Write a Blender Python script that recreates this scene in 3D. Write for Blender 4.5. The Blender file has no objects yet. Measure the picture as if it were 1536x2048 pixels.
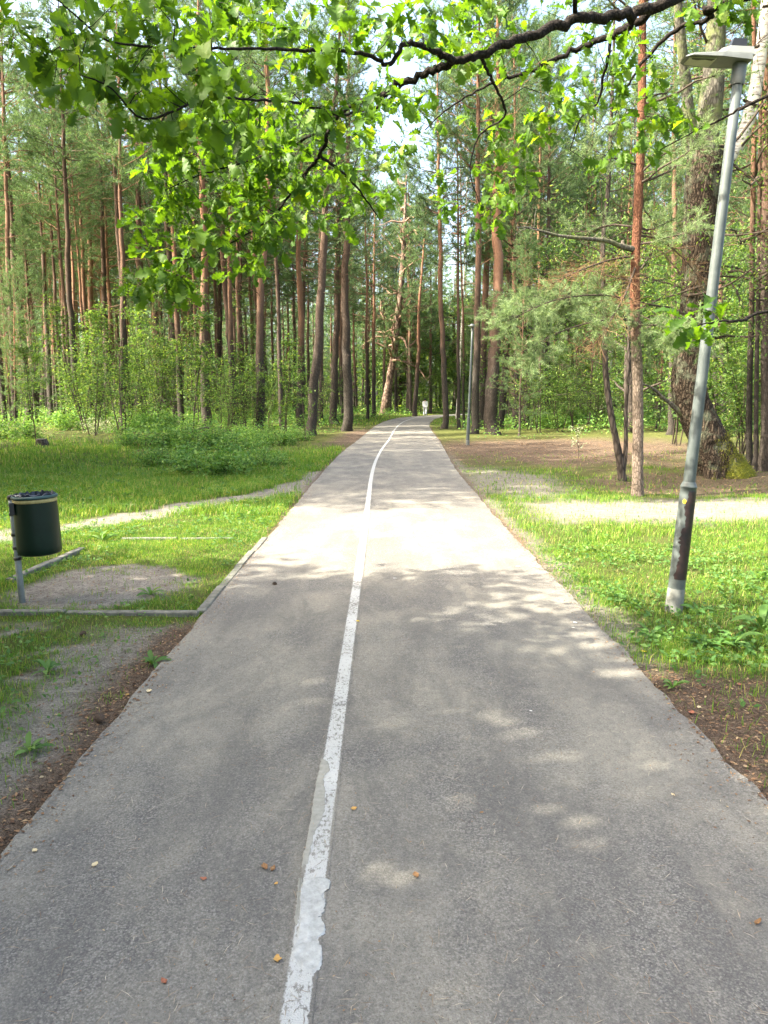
import bpy, math, random
import numpy as np
from mathutils import Vector, Matrix, Euler, noise as mnoise

# ------------------------------------------------------------------ camera, world, sun, exposure
SC = bpy.context.scene
COL = SC.collection
F_PX, CAM_H, PITCH = 1538.0, 1.6, math.atan(224 / 1538.0)
cam_data = bpy.data.cameras.new('camera')
cam_data.sensor_fit = 'VERTICAL'
cam_data.sensor_height = 36.0
cam_data.sensor_width = 27.0
cam_data.lens = F_PX / 2048 * 36.0
cam_data.clip_start = 0.05
cam_data.clip_end = 2000
cam = bpy.data.objects.new('camera', cam_data)
cam.location = (0, 0, CAM_H)
cam.rotation_euler = (math.pi / 2 - PITCH, 0, 0)
COL.objects.link(cam)
SC.camera = cam

SUN_EL = math.radians(43)
SUN_TO = Vector((-0.960, -0.280, 0)).normalized()      # horizontal direction towards the sun (left, a little behind)
world = bpy.data.worlds.new('World')
SC.world = world
world.use_nodes = True
wn = world.node_tree
wn.nodes.clear()
sky = wn.nodes.new('ShaderNodeTexSky')
sky.sky_type = 'NISHITA'
sky.sun_disc = False
sky.sun_elevation = SUN_EL
sky.sun_rotation = math.atan2(SUN_TO.x, SUN_TO.y)
sky.air_density = 0.8
sky.dust_density = 6.0
sky.ozone_density = 0.6
bg = wn.nodes.new('ShaderNodeBackground')
bg.inputs['Strength'].default_value = 0.15
wo = wn.nodes.new('ShaderNodeOutputWorld')
wn.links.new(sky.outputs[0], bg.inputs[0])
wn.links.new(bg.outputs[0], wo.inputs[0])

sun_data = bpy.data.lights.new('sun', 'SUN')
sun_data.energy = 3.3
sun_data.angle = math.radians(0.55)
sun_data.color = (1.0, 0.94, 0.84)
sun = bpy.data.objects.new('sun', sun_data)
sd = Vector((SUN_TO.x * math.cos(SUN_EL), SUN_TO.y * math.cos(SUN_EL), math.sin(SUN_EL)))
sun.rotation_euler = sd.to_track_quat('Z', 'Y').to_euler()
sun.location = sd * 60
COL.objects.link(sun)

SC.view_settings.view_transform = 'Standard'
SC.view_settings.look = 'None'
SC.view_settings.gamma = 1.0
SC.view_settings.use_curve_mapping = False
SC.view_settings.exposure = 2.75
SC.view_settings.use_white_balance = True
SC.view_settings.white_balance_temperature = 6900
SC.view_settings.white_balance_tint = 4
SC.render.engine = 'CYCLES'
cy = SC.cycles
cy.use_denoising = True
cy.denoising_prefilter = 'NONE'
cy.denoising_input_passes = 'RGB_ALBEDO_NORMAL'
cy.max_bounces = 6
cy.diffuse_bounces = 3
cy.glossy_bounces = 2
cy.transmission_bounces = 4
cy.transparent_max_bounces = 6
cy.sample_clamp_indirect = 6.0
cy.caustics_reflective = False
cy.caustics_refractive = False

rng = np.random.default_rng(7)
random.seed(7)
PI = math.pi
CT, ST = math.cos(PITCH), math.sin(PITCH)


# ------------------------------------------------------------------ geometry helpers
def ray(px, py):
    a = (px - 768) / F_PX
    b = -(py - 1024) / F_PX
    return np.array([a, CT + b * ST, -ST + b * CT])


def G(px, py, z=0.0):
    d = ray(px, py)
    t = (z - CAM_H) / d[2]
    return np.array([d[0] * t, d[1] * t, z])


def PD(px, py, yw):
    d = ray(px, py)
    t = yw / d[1]
    return np.array([d[0] * t, yw, CAM_H + d[2] * t])


def sm(e0, e1, x):
    t = np.clip((x - e0) / (e1 - e0), 0, 1)
    return t * t * (3 - 2 * t)


_tab = np.random.default_rng(3).random((256, 256))


def vnoise(x, y):
    xi = np.floor(x).astype(int)
    yi = np.floor(y).astype(int)
    fx = x - xi
    fy = y - yi
    fx = fx * fx * (3 - 2 * fx)
    fy = fy * fy * (3 - 2 * fy)
    a = _tab[xi & 255, yi & 255]
    b = _tab[(xi + 1) & 255, yi & 255]
    c = _tab[xi & 255, (yi + 1) & 255]
    d = _tab[(xi + 1) & 255, (yi + 1) & 255]
    return (a * (1 - fx) + b * fx) * (1 - fy) + (c * (1 - fx) + d * fx) * fy


def fbm(x, y, s=1.0, o=3):
    x = np.asarray(x, float) * s
    y = np.asarray(y, float) * s
    r, a, n = 0, 1, 0
    for k in range(o):
        r = r + a * vnoise(x + 17.3 * k, y + 9.1 * k)
        n += a
        a *= 0.5
        x = x * 2.03
        y = y * 2.03
    return r / n


class MB:
    """Collects triangles and quads and links them as one mesh."""

    def __init__(self):
        self.v, self.t, self.q, self.n = [], [], [], 0
        self.tm, self.qm = [], []

    def add(self, v, t=None, q=None, m=0):
        v = np.asarray(v, float).reshape(-1, 3)
        if t is not None and len(t):
            t = np.asarray(t, int).reshape(-1, 3)
            self.t.append(t + self.n)
            self.tm.append(np.full(len(t), m))
        if q is not None and len(q):
            q = np.asarray(q, int).reshape(-1, 4)
            self.q.append(q + self.n)
            self.qm.append(np.full(len(q), m))
        self.v.append(v)
        self.n += len(v)

    def mesh(self, name, mats, smooth=True):
        v = np.concatenate(self.v) if self.v else np.zeros((0, 3))
        t = np.concatenate(self.t) if self.t else np.zeros((0, 3), int)
        q = np.concatenate(self.q) if self.q else np.zeros((0, 4), int)
        me = bpy.data.meshes.new(name)
        me.vertices.add(len(v))
        me.vertices.foreach_set('co', v.ravel().astype(np.float32))
        me.loops.add(t.size + q.size)
        me.loops.foreach_set('vertex_index', np.concatenate([t.ravel(), q.ravel()]).astype(np.int32))
        me.polygons.add(len(t) + len(q))
        starts = np.concatenate([np.arange(len(t)) * 3, t.size + np.arange(len(q)) * 4])
        me.polygons.foreach_set('loop_start', starts.astype(np.int32))
        mi = np.concatenate([x for x in (self.tm + self.qm)]) if (self.tm or self.qm) else np.zeros(0)
        me.polygons.foreach_set('material_index', mi.astype(np.int32))
        me.polygons.foreach_set('use_smooth', np.full(len(t) + len(q), smooth))
        me.update(calc_edges=True)
        for m in (mats if isinstance(mats, (list, tuple)) else [mats]):
            me.materials.append(m)
        return me


def link(name, me, parent=None, loc=None):
    o = bpy.data.objects.new(name, me)
    COL.objects.link(o)
    if parent is not None:
        o.parent = parent
        if name in ('branches', 'crown', 'twigs', 'dead_twigs', 'foliage', 'canes', 'leaves', 'stems'):
            o['kind'] = 'stuff'
    if loc is not None:
        o.location = loc
    return o


def tag(o, label=None, cat=None, group=None, kind=None):
    if label:
        o['label'] = label
    if cat:
        o['category'] = cat
    if group:
        o['group'] = group
    if kind:
        o['kind'] = kind
    return o


def thing(name, label, cat, loc=(0, 0, 0), group=None):
    o = bpy.data.objects.new(name, None)
    o.empty_display_size = 0.2
    COL.objects.link(o)
    o.location = loc
    return tag(o, label, cat, group)


def catmull(P, n):
    P = np.asarray(P, float)
    k = len(P)
    if k == 2:
        return P[0] + (P[1] - P[0]) * np.linspace(0, 1, n)[:, None]
    Q = np.vstack([2 * P[0] - P[1], P, 2 * P[-1] - P[-2]])
    out = []
    for u in np.linspace(0, k - 1 - 1e-9, n):
        i = int(u)
        t = u - i
        p0, p1, p2, p3 = Q[i:i + 4]
        out.append(0.5 * (2 * p1 + (p2 - p0) * t + (2 * p0 - 5 * p1 + 4 * p2 - p3) * t * t + (3 * p1 - p0 - 3 * p2 + p3) * t ** 3))
    return np.array(out)


def tube(mb, P, R, sides=6, cap=True, m=0, lump=0.0, lf=3.0):
    P = np.asarray(P, float)
    n = len(P)
    R = np.broadcast_to(np.asarray(R, float), (n,))
    T = np.gradient(P, axis=0)
    T /= np.linalg.norm(T, axis=1)[:, None] + 1e-12
    ref = np.array([1.0, 0, 0]) if abs(T[0][0]) < 0.8 else np.array([0, 1.0, 0])
    U = ref - T[0] * ref.dot(T[0])
    U /= np.linalg.norm(U)
    ang = np.linspace(0, 2 * PI, sides, endpoint=False)
    ca, sa = np.cos(ang), np.sin(ang)
    V = np.zeros((n, sides, 3))
    for i in range(n):
        U = U - T[i] * U.dot(T[i])
        U /= np.linalg.norm(U) + 1e-12
        W = np.cross(T[i], U)
        r = R[i]
        rr = np.full(sides, r)
        if lump:
            for j in range(sides):
                p = P[i] + (U * ca[j] + W * sa[j]) * r
                rr[j] = r * (1 + lump * mnoise.noise(Vector((p[0] * lf, p[1] * lf, p[2] * lf * 0.5))))
        V[i] = P[i] + rr[:, None] * (ca[:, None] * U + sa[:, None] * W)
    i = np.arange(n - 1)[:, None] * sides
    j = np.arange(sides)[None, :]
    j2 = (j + 1) % sides
    q = np.stack([i + j, i + j2, i + sides + j2, i + sides + j], -1).reshape(-1, 4)
    vv = V.reshape(-1, 3)
    tri = []
    if cap:
        vv = np.vstack([vv, P[0], P[-1]])
        a, b = n * sides, n * sides + 1
        for k in range(sides):
            k2 = (k + 1) % sides
            tri.append((a, k2, k))
            tri.append((b, (n - 1) * sides + k, (n - 1) * sides + k2))
    mb.add(vv, tri, q, m)


def lathe(mb, prof, sides=24, m=0):
    """prof: list of (radius, z) about the z axis."""
    prof = np.asarray(prof, float)
    n = len(prof)
    ang = np.linspace(0, 2 * PI, sides, endpoint=False)
    V = np.stack([prof[:, 0][:, None] * np.cos(ang), prof[:, 0][:, None] * np.sin(ang),
                  np.broadcast_to(prof[:, 1][:, None], (n, sides))], -1)
    i = np.arange(n - 1)[:, None] * sides
    j = np.arange(sides)[None, :]
    j2 = (j + 1) % sides
    q = np.stack([i + j, i + j2, i + sides + j2, i + sides + j], -1).reshape(-1, 4)
    mb.add(V.reshape(-1, 3), None, q, m)


def box(mb, c, s, rz=0.0, bev=0.0, m=0):
    """A box with its upper edges chamfered."""
    x, y, z = [k / 2 for k in s]
    b = min(bev, x * 0.9, y * 0.9, z * 0.9)
    rings = [(x, y, -z), (x, y, z - b), (x - b, y - b, z)] if b > 0 else [(x, y, -z), (x, y, z)]
    V, q = [], []
    for (rx, ry, rz_) in rings:
        V += [(-rx, -ry, rz_), (rx, -ry, rz_), (rx, ry, rz_), (-rx, ry, rz_)]
    for k in range(len(rings) - 1):
        for j in range(4):
            j2 = (j + 1) % 4
            q.append((k * 4 + j, k * 4 + j2, k * 4 + 4 + j2, k * 4 + 4 + j))
    e = (len(rings) - 1) * 4
    q.append((3, 2, 1, 0))
    q.append((e, e + 1, e + 2, e + 3))
    V = np.array(V, float)
    cz, sz = math.cos(rz), math.sin(rz)
    V = V @ np.array([[cz, sz, 0], [-sz, cz, 0], [0, 0, 1]])
    mb.add(V + np.asarray(c, float), None, q, m)


def unit(v):
    v = np.asarray(v, float)
    return v / (np.linalg.norm(v, axis=-1, keepdims=True) + 1e-12)


def rot_frames(D, N):
    """Matrices whose columns are side, direction, normal."""
    D = unit(D)
    X = unit(np.cross(D, N))
    Z = np.cross(X, D)
    return np.stack([X, D, Z], -1)


def scatter_shape(mb, tv, tf_t, tf_q, C, M, S, m=0):
    """Place the template (tv, tris, quads) at C with frames M and sizes S."""
    n = len(C)
    k = len(tv)
    S = np.asarray(S, float)
    if S.ndim == 1:
        S = np.repeat(S[:, None], 3, 1)
    V = np.einsum('nij,nkj->nki', M, tv[None] * S[:, None, :]) + C[:, None, :]
    off = np.arange(n)[:, None, None] * k
    t = (np.asarray(tf_t)[None] + off).reshape(-1, 3) if tf_t is not None else None
    q = (np.asarray(tf_q)[None] + off).reshape(-1, 4) if tf_q is not None else None
    mb.add(V.reshape(-1, 3), t, q, m)


# ------------------------------------------------------------------ materials
class NT:
    def __init__(self, name):
        self.mat = bpy.data.materials.new(name)
        self.mat.use_nodes = True
        self.nt = self.mat.node_tree
        self.nt.nodes.clear()
        self.out = self.nt.nodes.new('ShaderNodeOutputMaterial')

    def n(self, typ, **kw):
        nd = self.nt.nodes.new('ShaderNode' + typ)
        for k, v in kw.items():
            setattr(nd, k, v)
        return nd

    def set(self, sock, v):
        if isinstance(v, bpy.types.NodeSocket):
            self.nt.links.new(v, sock)
        elif isinstance(v, (tuple, list)) and len(v) == 3 and sock.type == 'RGBA':
            sock.default_value = (*v, 1)
        else:
            sock.default_value = v

    def coord(self, kind='Object', scale=None, loc=None):
        c = self.n('TexCoord').outputs[kind]
        if scale is None and loc is None:
            return c
        mp = self.n('Mapping')
        self.set(mp.inputs['Vector'], c)
        if scale is not None:
            mp.inputs['Scale'].default_value = scale if isinstance(scale, tuple) else (scale,) * 3
        if loc is not None:
            mp.inputs['Location'].default_value = loc
        return mp.outputs[0]

    def noise(self, vec, scale=5.0, detail=4.0, rough=0.55, dist=0.0):
        nd = self.n('TexNoise')
        self.set(nd.inputs['Vector'], vec)
        nd.inputs['Scale'].default_value = scale
        nd.inputs['Detail'].default_value = detail
        nd.inputs['Roughness'].default_value = rough
        nd.inputs['Distortion'].default_value = dist
        return nd.outputs['Fac']

    def voronoi(self, vec, scale=5.0, feature='F1', out='Distance', rnd=1.0):
        nd = self.n('TexVoronoi', feature=feature)
        self.set(nd.inputs['Vector'], vec)
        nd.inputs['Scale'].default_value = scale
        nd.inputs['Randomness'].default_value = rnd
        return nd.outputs[out]

    def ramp(self, fac, stops):
        nd = self.n('ValToRGB')
        el = nd.color_ramp.elements
        while len(el) < len(stops):
            el.new(0.5)
        for e, (p, c) in zip(el, stops):
            e.position = p
            e.color = (c, c, c, 1) if isinstance(c, (int, float)) else (*c, 1)
        self.set(nd.inputs[0], fac)
        return nd.outputs[0]

    def mix(self, fac, a, b, blend='MIX'):
        nd = self.n('Mix', data_type='RGBA', blend_type=blend)
        self.set(nd.inputs[0], fac)
        self.set(nd.inputs[6], a)
        self.set(nd.inputs[7], b)
        return nd.outputs[2]

    def math(self, op, a, b=0.0, clamp=False):
        nd = self.n('Math', operation=op, use_clamp=clamp)
        self.set(nd.inputs[0], a)
        if len(nd.inputs) > 1:
            self.set(nd.inputs[1], b)
        return nd.outputs[0]

    def bump(self, h, strength=0.5, dist=0.01):
        nd = self.n('Bump')
        nd.inputs['Strength'].default_value = strength
        nd.inputs['Distance'].default_value = dist
        self.set(nd.inputs['Height'], h)
        return nd.outputs[0]

    def principled(self, base, rough=0.8, spec=0.3, metal=0.0, normal=None):
        p = self.n('BsdfPrincipled')
        self.set(p.inputs['Base Color'], base)
        self.set(p.inputs['Roughness'], rough)
        p.inputs['Specular IOR Level'].default_value = spec
        self.set(p.inputs['Metallic'], metal)
        if normal is not None:
            self.set(p.inputs['Normal'], normal)
        return p.outputs[0]

    def done(self, sh):
        self.nt.links.new(sh, self.out.inputs['Surface'])
        return self.mat

    def rnd(self):
        a = self.n('NewGeometry').outputs['Random Per Island']
        b = self.n('ObjectInfo').outputs['Random']
        return self.math('FRACT', self.math('ADD', a, b))


def leaf_mat(name, stops, trans=0.45, tint=(1.5, 1.45, 0.5), rough=0.55, spec=0.25, patch=None):
    k = NT(name)
    c = k.ramp(k.rnd(), stops)
    if patch:
        nz = k.noise(k.coord('Object'), patch, 2)
        c = k.mix(k.ramp(nz, [(0.35, 0.0), (0.7, 0.55)]), c, k.mix(1.0, c, (1.35, 1.2, 0.75), 'MULTIPLY'))
    p = k.principled(c, rough, spec)
    tr = k.n('BsdfTranslucent')
    k.set(tr.inputs['Color'], k.mix(1.0, c, tint, 'MULTIPLY'))
    mx = k.n('MixShader')
    mx.inputs[0].default_value = trans
    k.nt.links.new(p, mx.inputs[1])
    k.nt.links.new(tr.outputs[0], mx.inputs[2])
    return k.done(mx.outputs[0])


def pine_bark():
    k = NT('pine_bark')
    co = k.coord('Object')
    z = k.n('SeparateXYZ')
    k.set(z.inputs[0], co)
    nz = k.noise(co, 1.3, 3)
    h = k.math('ADD', z.outputs['Z'], k.math('MULTIPLY', nz, 4.0))
    up = k.ramp(k.math('DIVIDE', h, 16.0), [(0.30, 0.0), (0.66, 0.9)])
    wob = k.n('VectorMath', operation='ADD')
    k.set(wob.inputs[0], k.coord('Object', (24, 24, 5.0)))
    k.set(wob.inputs[1], k.math('MULTIPLY', k.noise(co, 9.0, 5, 0.7), 3.5))
    plates = k.voronoi(wob.outputs[0], 1.0, 'DISTANCE_TO_EDGE')
    fine = k.noise(k.coord('Object', (30, 30, 8)), 1.0, 5, 0.65)
    low = k.mix(k.ramp(plates, [(0.0, 0.2), (0.30, 1.0)]), (0.03, 0.024, 0.02), k.mix(fine, (0.055, 0.043, 0.036), (0.155, 0.125, 0.105)))
    ob = k.n('ObjectInfo').outputs['Random']
    low = k.mix(ob, low, k.mix(1.0, low, (0.6, 0.66, 0.66), 'MULTIPLY'))
    hi = k.mix(fine, (0.13, 0.06, 0.036), (0.38, 0.205, 0.13))
    up = k.math('MULTIPLY', up, k.ramp(k.math('FRACT', k.math('MULTIPLY', ob, 7.3)), [(0.3, 0.25), (0.7, 1.0)]))
    c = k.mix(up, low, hi)
    b = k.bump(k.mix(up, plates, fine), 0.8, 0.03)
    return k.done(k.principled(c, 0.9, 0.15, normal=b))


def simple_bark(name, dark, light, sc=(14, 14, 4), bump=0.03, moss=None):
    k = NT(name)
    plates = k.voronoi(k.coord('Object', sc), 1.0, 'DISTANCE_TO_EDGE')
    fine = k.noise(k.coord('Object', tuple(s * 2.2 for s in sc)), 1.0, 5, 0.65)
    c = k.mix(k.ramp(plates, [(0.0, 0.0), (0.25, 1.0)]), dark, k.mix(fine, tuple(d * 1.6 for d in dark), light))
    if moss:
        n = k.noise(k.coord('Object'), 2.2, 5, 0.7)
        c = k.mix(k.ramp(n, [(0.48, 0.0), (0.62, 0.8)]), c, moss)
    b = k.bump(k.math('ADD', plates, k.math('MULTIPLY', fine, 0.5)), 0.9, bump)
    return k.done(k.principled(c, 0.9, 0.15, normal=b))


def big_bark():
    """Plated bark with lichen and a mossy foot."""
    k = NT('plated_bark')
    co = k.coord('Object')
    sp = k.n('SeparateXYZ')
    k.set(sp.inputs[0], co)
    nzc = k.noise(co, 6.0, 4)
    wob = k.n('VectorMath', operation='ADD')
    k.set(wob.inputs[0], k.coord('Object', (19, 19, 5)))
    k.set(wob.inputs[1], k.math('MULTIPLY', nzc, 3.0))
    plates = k.voronoi(wob.outputs[0], 1.0, 'DISTANCE_TO_EDGE')
    fine = k.noise(k.coord('Object', (40, 40, 18)), 1.0, 5, 0.7)
    c = k.mix(k.ramp(plates, [(0.02, 0.0), (0.28, 1.0)]), (0.016, 0.011, 0.008), k.mix(fine, (0.045, 0.031, 0.021), (0.155, 0.118, 0.086)))
    lich = k.noise(co, 3.1, 5, 0.7)
    c = k.mix(k.ramp(lich, [(0.50, 0.0), (0.64, 0.7)]), c, k.mix(fine, (0.07, 0.085, 0.045), (0.20, 0.215, 0.155)))
    hz = k.math('ADD', k.math('MULTIPLY', sp.outputs['Z'], -0.55), k.math('MULTIPLY', sp.outputs['X'], 0.7))
    mossn = k.math('ADD', hz, k.math('MULTIPLY', k.noise(co, 4.0, 5, 0.7), 1.3))
    c = k.mix(k.ramp(mossn, [(0.45, 0.0), (0.75, 0.9)]), c, k.mix(fine, (0.08, 0.10, 0.012), (0.24, 0.24, 0.03)))
    b = k.bump(k.math('ADD', plates, k.math('MULTIPLY', fine, 0.4)), 1.0, 0.05)
    return k.done(k.principled(c, 0.92, 0.12, normal=b))


def birch_bark():
    k = NT('birch_bark')
    co = k.coord('Object', (3, 3, 14))
    n = k.noise(co, 1.6, 5, 0.7)
    c = k.mix(k.ramp(n, [(0.36, 0.0), (0.5, 1.0)]), (0.10, 0.07, 0.055), (0.62, 0.57, 0.52))
    return k.done(k.principled(c, 0.8, 0.2, normal=k.bump(n, 0.5, 0.01)))


def asphalt_color(k):
    co = k.coord('Object')
    stone = k.voronoi(co, 150, 'F1', 'Color')
    sv = k.n('SeparateColor')
    k.set(sv.inputs[0], stone)
    dist = k.voronoi(co, 150, 'F1')
    big = k.noise(k.coord('Object', (1.2, 0.7, 1)), 1.0, 6, 0.65, 0.4)
    mid = k.noise(k.coord('Object', (2.6, 1.1, 1)), 1.0, 5, 0.65, 0.6)
    streak = k.noise(k.coord('Object', (6.0, 0.35, 1)), 1.0, 4, 0.6)
    grain = k.noise(co, 420, 2, 0.6)
    c = k.mix(k.ramp(sv.outputs[0], [(0.0, 0.0), (1.0, 1.0)]), (0.086, 0.082, 0.077), (0.30, 0.284, 0.258))
    c = k.mix(k.ramp(dist, [(0.25, 0.0), (0.75, 0.7)]), c, (0.095, 0.088, 0.086))
    c = k.mix(k.ramp(big, [(0.42, 0.0), (0.58, 0.75)]), c, (0.285, 0.262, 0.218))
    c = k.mix(k.ramp(mid, [(0.44, 0.0), (0.62, 0.75)]), c, (0.122, 0.115, 0.108))
    c = k.mix(k.ramp(streak, [(0.50, 0.0), (0.75, 0.4)]), c, (0.26, 0.24, 0.208))
    c = k.mix(k.ramp(grain, [(0.35, 0.32), (0.65, 0.0)]), c, (0.05, 0.046, 0.045))
    g1 = k.noise(co, 115, 3, 0.75)
    g2 = k.noise(k.coord('Object', (34, 26, 1)), 1.0, 5, 0.75)
    pit = k.voronoi(co, 42, 'F1')
    c = k.mix(k.ramp(g1, [(0.34, 0.50), (0.48, 0.0)]), c, (0.060, 0.056, 0.052))
    c = k.mix(k.ramp(g1, [(0.57, 0.0), (0.70, 0.45)]), c, (0.36, 0.34, 0.305))
    c = k.mix(k.ramp(g2, [(0.34, 0.40), (0.48, 0.0)]), c, (0.085, 0.078, 0.072))
    c = k.mix(k.ramp(g2, [(0.56, 0.0), (0.72, 0.38)]), c, (0.32, 0.298, 0.26))
    c = k.mix(1.0, c, (1.065, 1.06, 1.04), 'MULTIPLY')
    c = k.mix(k.ramp(pit, [(0.05, 0.8), (0.11, 0.0)]), c, (0.035, 0.032, 0.03))
    b = k.bump(k.math('ADD', k.math('MULTIPLY', dist, -1.0), k.math('ADD', k.math('MULTIPLY', g1, 1.2), g2)), 0.6, 0.005)
    return c, b


def asphalt():
    k = NT('asphalt')
    c, b = asphalt_color(k)
    return k.done(k.principled(c, 0.85, 0.3, normal=b))


def line_paint():
    """Worn white paint: opaque flakes, bare asphalt between them."""
    k = NT('worn_line_paint')
    uv = k.n('UVMap').outputs[0]
    sp = k.n('SeparateXYZ')
    k.set(sp.inputs[0], uv)
    co = k.coord('Object')
    edge = k.math('ABSOLUTE', k.math('SUBTRACT', sp.outputs[0], 0.5))
    wear = k.noise(k.coord('Object', (55, 30, 1)), 1.0, 5, 0.75)
    blot = k.noise(co, 3.0, 4, 0.6)
    crack = k.voronoi(k.coord('Object', (26, 14, 1)), 1.0, 'DISTANCE_TO_EDGE')
    e = k.math('ADD', edge, k.math('MULTIPLY', k.math('SUBTRACT', wear, 0.5), 0.38))
    inside = k.ramp(e, [(0.37, 1.0), (0.41, 0.0)])
    worn = k.ramp(k.math('ADD', wear, k.math('MULTIPLY', blot, 0.35)), [(0.57, 0.12), (0.65, 1.0)])
    far = k.ramp(sp.outputs[1], [(0.06, 0.0), (0.16, 0.9)])
    cov = k.math('MULTIPLY', inside, k.math('MAXIMUM', worn, far))
    cov = k.math('MULTIPLY', cov, k.ramp(k.noise(k.coord('Object', (14, 60, 1)), 1.0, 4, 0.7), [(0.30, 0.35), (0.40, 1.0)]))
    pc = k.mix(blot, (0.36, 0.355, 0.335), (0.52, 0.52, 0.505))
    ac, b = asphalt_color(k)
    c = k.mix(cov, ac, pc)
    return k.done(k.principled(c, 0.75, 0.3, normal=b))


def ground_mat():
    k = NT('forest_ground')
    at = k.n('Attribute', attribute_name='cover')
    sp = k.n('SeparateColor')
    k.set(sp.inputs[0], at.outputs['Color'])
    co = k.coord('Object')
    n1 = k.noise(co, 2.2, 6, 0.65)
    n2 = k.noise(co, 38, 4, 0.7)
    n3 = k.noise(co, 160, 3, 0.7)
    moss = k.mix(n1, (0.055, 0.075, 0.02), (0.15, 0.16, 0.045))
    moss = k.mix(k.ramp(n2, [(0.45, 0.0), (0.7, 0.7)]), moss, (0.10, 0.075, 0.04))
    grass = k.mix(n2, (0.045, 0.06, 0.018), (0.11, 0.14, 0.03))
    n4 = k.noise(co, 7.0, 6, 0.7)
    sand = k.mix(k.ramp(n4, [(0.3, 0.0), (0.7, 1.0)]), (0.25, 0.228, 0.20), (0.48, 0.44, 0.39))
    sand = k.mix(k.ramp(n2, [(0.36, 0.6), (0.5, 0.0)]), sand, (0.085, 0.07, 0.058))
    sand = k.mix(k.ramp(n3, [(0.4, 0.55), (0.6, 0.0)]), sand, (0.085, 0.068, 0.055))
    lit = k.mix(k.ramp(n2, [(0.3, 0.0), (0.7, 1.0)]), (0.085, 0.06, 0.043), (0.40, 0.29, 0.21))
    lit = k.mix(k.ramp(n4, [(0.35, 0.5), (0.6, 0.0)]), lit, (0.075, 0.055, 0.04))
    lit = k.mix(k.ramp(n3, [(0.42, 0.75), (0.62, 0.0)]), lit, (0.05, 0.034, 0.024))
    c = k.mix(sp.outputs[0], moss, grass)
    c = k.mix(sp.outputs[1], c, sand)
    c = k.mix(sp.outputs[2], c, lit)
    n5 = k.noise(co, 75, 3, 0.75)
    c = k.mix(k.ramp(n5, [(0.34, 0.55), (0.48, 0.0)]), c, k.mix(1.0, c, (0.42, 0.4, 0.38), 'MULTIPLY'))
    c = k.mix(k.ramp(n5, [(0.56, 0.0), (0.70, 0.6)]), c, k.mix(1.0, c, (1.9, 1.8, 1.65), 'MULTIPLY'))
    b = k.bump(k.math('ADD', n2, k.math('ADD', k.math('MULTIPLY', n3, 0.5), n5)), 1.0, 0.025)
    return k.done(k.principled(c, 0.95, 0.1, normal=b))


def plain(name, c1, c2, scale=8, rough=0.6, spec=0.4, metal=0.0, bump=0.0, coord='Object'):
    k = NT(name)
    n = k.noise(k.coord(coord), scale, 5, 0.65)
    c = k.mix(k.ramp(n, [(0.3, 0.0), (0.7, 1.0)]), c1, c2)
    nm = k.bump(n, bump, 0.01) if bump else None
    return k.done(k.principled(c, rough, spec, metal, nm))


M = {}
M['asphalt'] = asphalt()
M['line'] = line_paint()
M['ground'] = ground_mat()
M['pine_bark'] = pine_bark()
M['dark_bark'] = simple_bark('dark_bark', (0.03, 0.024, 0.02), (0.16, 0.13, 0.11))
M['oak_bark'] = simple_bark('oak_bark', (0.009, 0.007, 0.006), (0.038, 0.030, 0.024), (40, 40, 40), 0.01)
M['grey_bark'] = simple_bark('grey_bark', (0.045, 0.04, 0.032), (0.20, 0.18, 0.15), (20, 20, 8), 0.01, moss=(0.14, 0.16, 0.06))
M['twig_bark'] = simple_bark('twig_bark', (0.035, 0.027, 0.021), (0.15, 0.115, 0.09), (40, 40, 40), 0.004)
M['orange_bark'] = simple_bark('orange_bark', (0.16, 0.07, 0.035), (0.46, 0.26, 0.16), (25, 25, 12), 0.008)
M['big_bark'] = big_bark()
M['flaky'] = simple_bark('flaky_pine_bark', (0.065, 0.043, 0.033), (0.36, 0.25, 0.19), (4, 4, 2.2), 0.05)
M['pale_orange'] = simple_bark('pale_orange_bark', (0.17, 0.10, 0.07), (0.42, 0.30, 0.23), (20, 20, 10), 0.008)
M['birch'] = birch_bark()
M['needles'] = leaf_mat('pine_needles', [(0.0, (0.045, 0.088, 0.04)), (0.5, (0.098, 0.16, 0.068)), (1.0, (0.19, 0.26, 0.12))], 0.42, (1.25, 1.35, 0.8))
M['needles_near'] = leaf_mat('fresh_pine_needles', [(0.0, (0.09, 0.15, 0.06)), (0.5, (0.18, 0.26, 0.11)), (1.0, (0.32, 0.39, 0.21))], 0.42, (1.2, 1.2, 0.85))
M['dead_needles'] = leaf_mat('dead_twigs', [(0.0, (0.11, 0.06, 0.03)), (1.0, (0.30, 0.18, 0.09))], 0.2, (1, 1, 1))
M['oak_leaf'] = leaf_mat('oak_leaf', [(0.0, (0.045, 0.10, 0.018)), (0.5, (0.085, 0.17, 0.022)), (0.92, (0.13, 0.235, 0.03)), (1.0, (0.19, 0.265, 0.035))], 0.52, (1.65, 1.6, 0.42), 0.5, 0.3)
M['sapling_leaf'] = leaf_mat('sapling_leaf', [(0.0, (0.045, 0.095, 0.026)), (0.5, (0.09, 0.17, 0.045)), (0.85, (0.16, 0.25, 0.065)), (1.0, (0.28, 0.34, 0.11))], 0.46, (1.5, 1.45, 0.6))
M['bramble_leaf'] = leaf_mat('bramble_leaf', [(0.0, (0.06, 0.15, 0.036)), (0.6, (0.14, 0.27, 0.065)), (1.0, (0.28, 0.40, 0.11))], 0.4, (1.4, 1.4, 0.6))
M['pale_leaf'] = leaf_mat('pale_leaf', [(0.0, (0.30, 0.36, 0.2)), (1.0, (0.55, 0.55, 0.4))], 0.4, (1.1, 1.1, 0.8))
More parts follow.
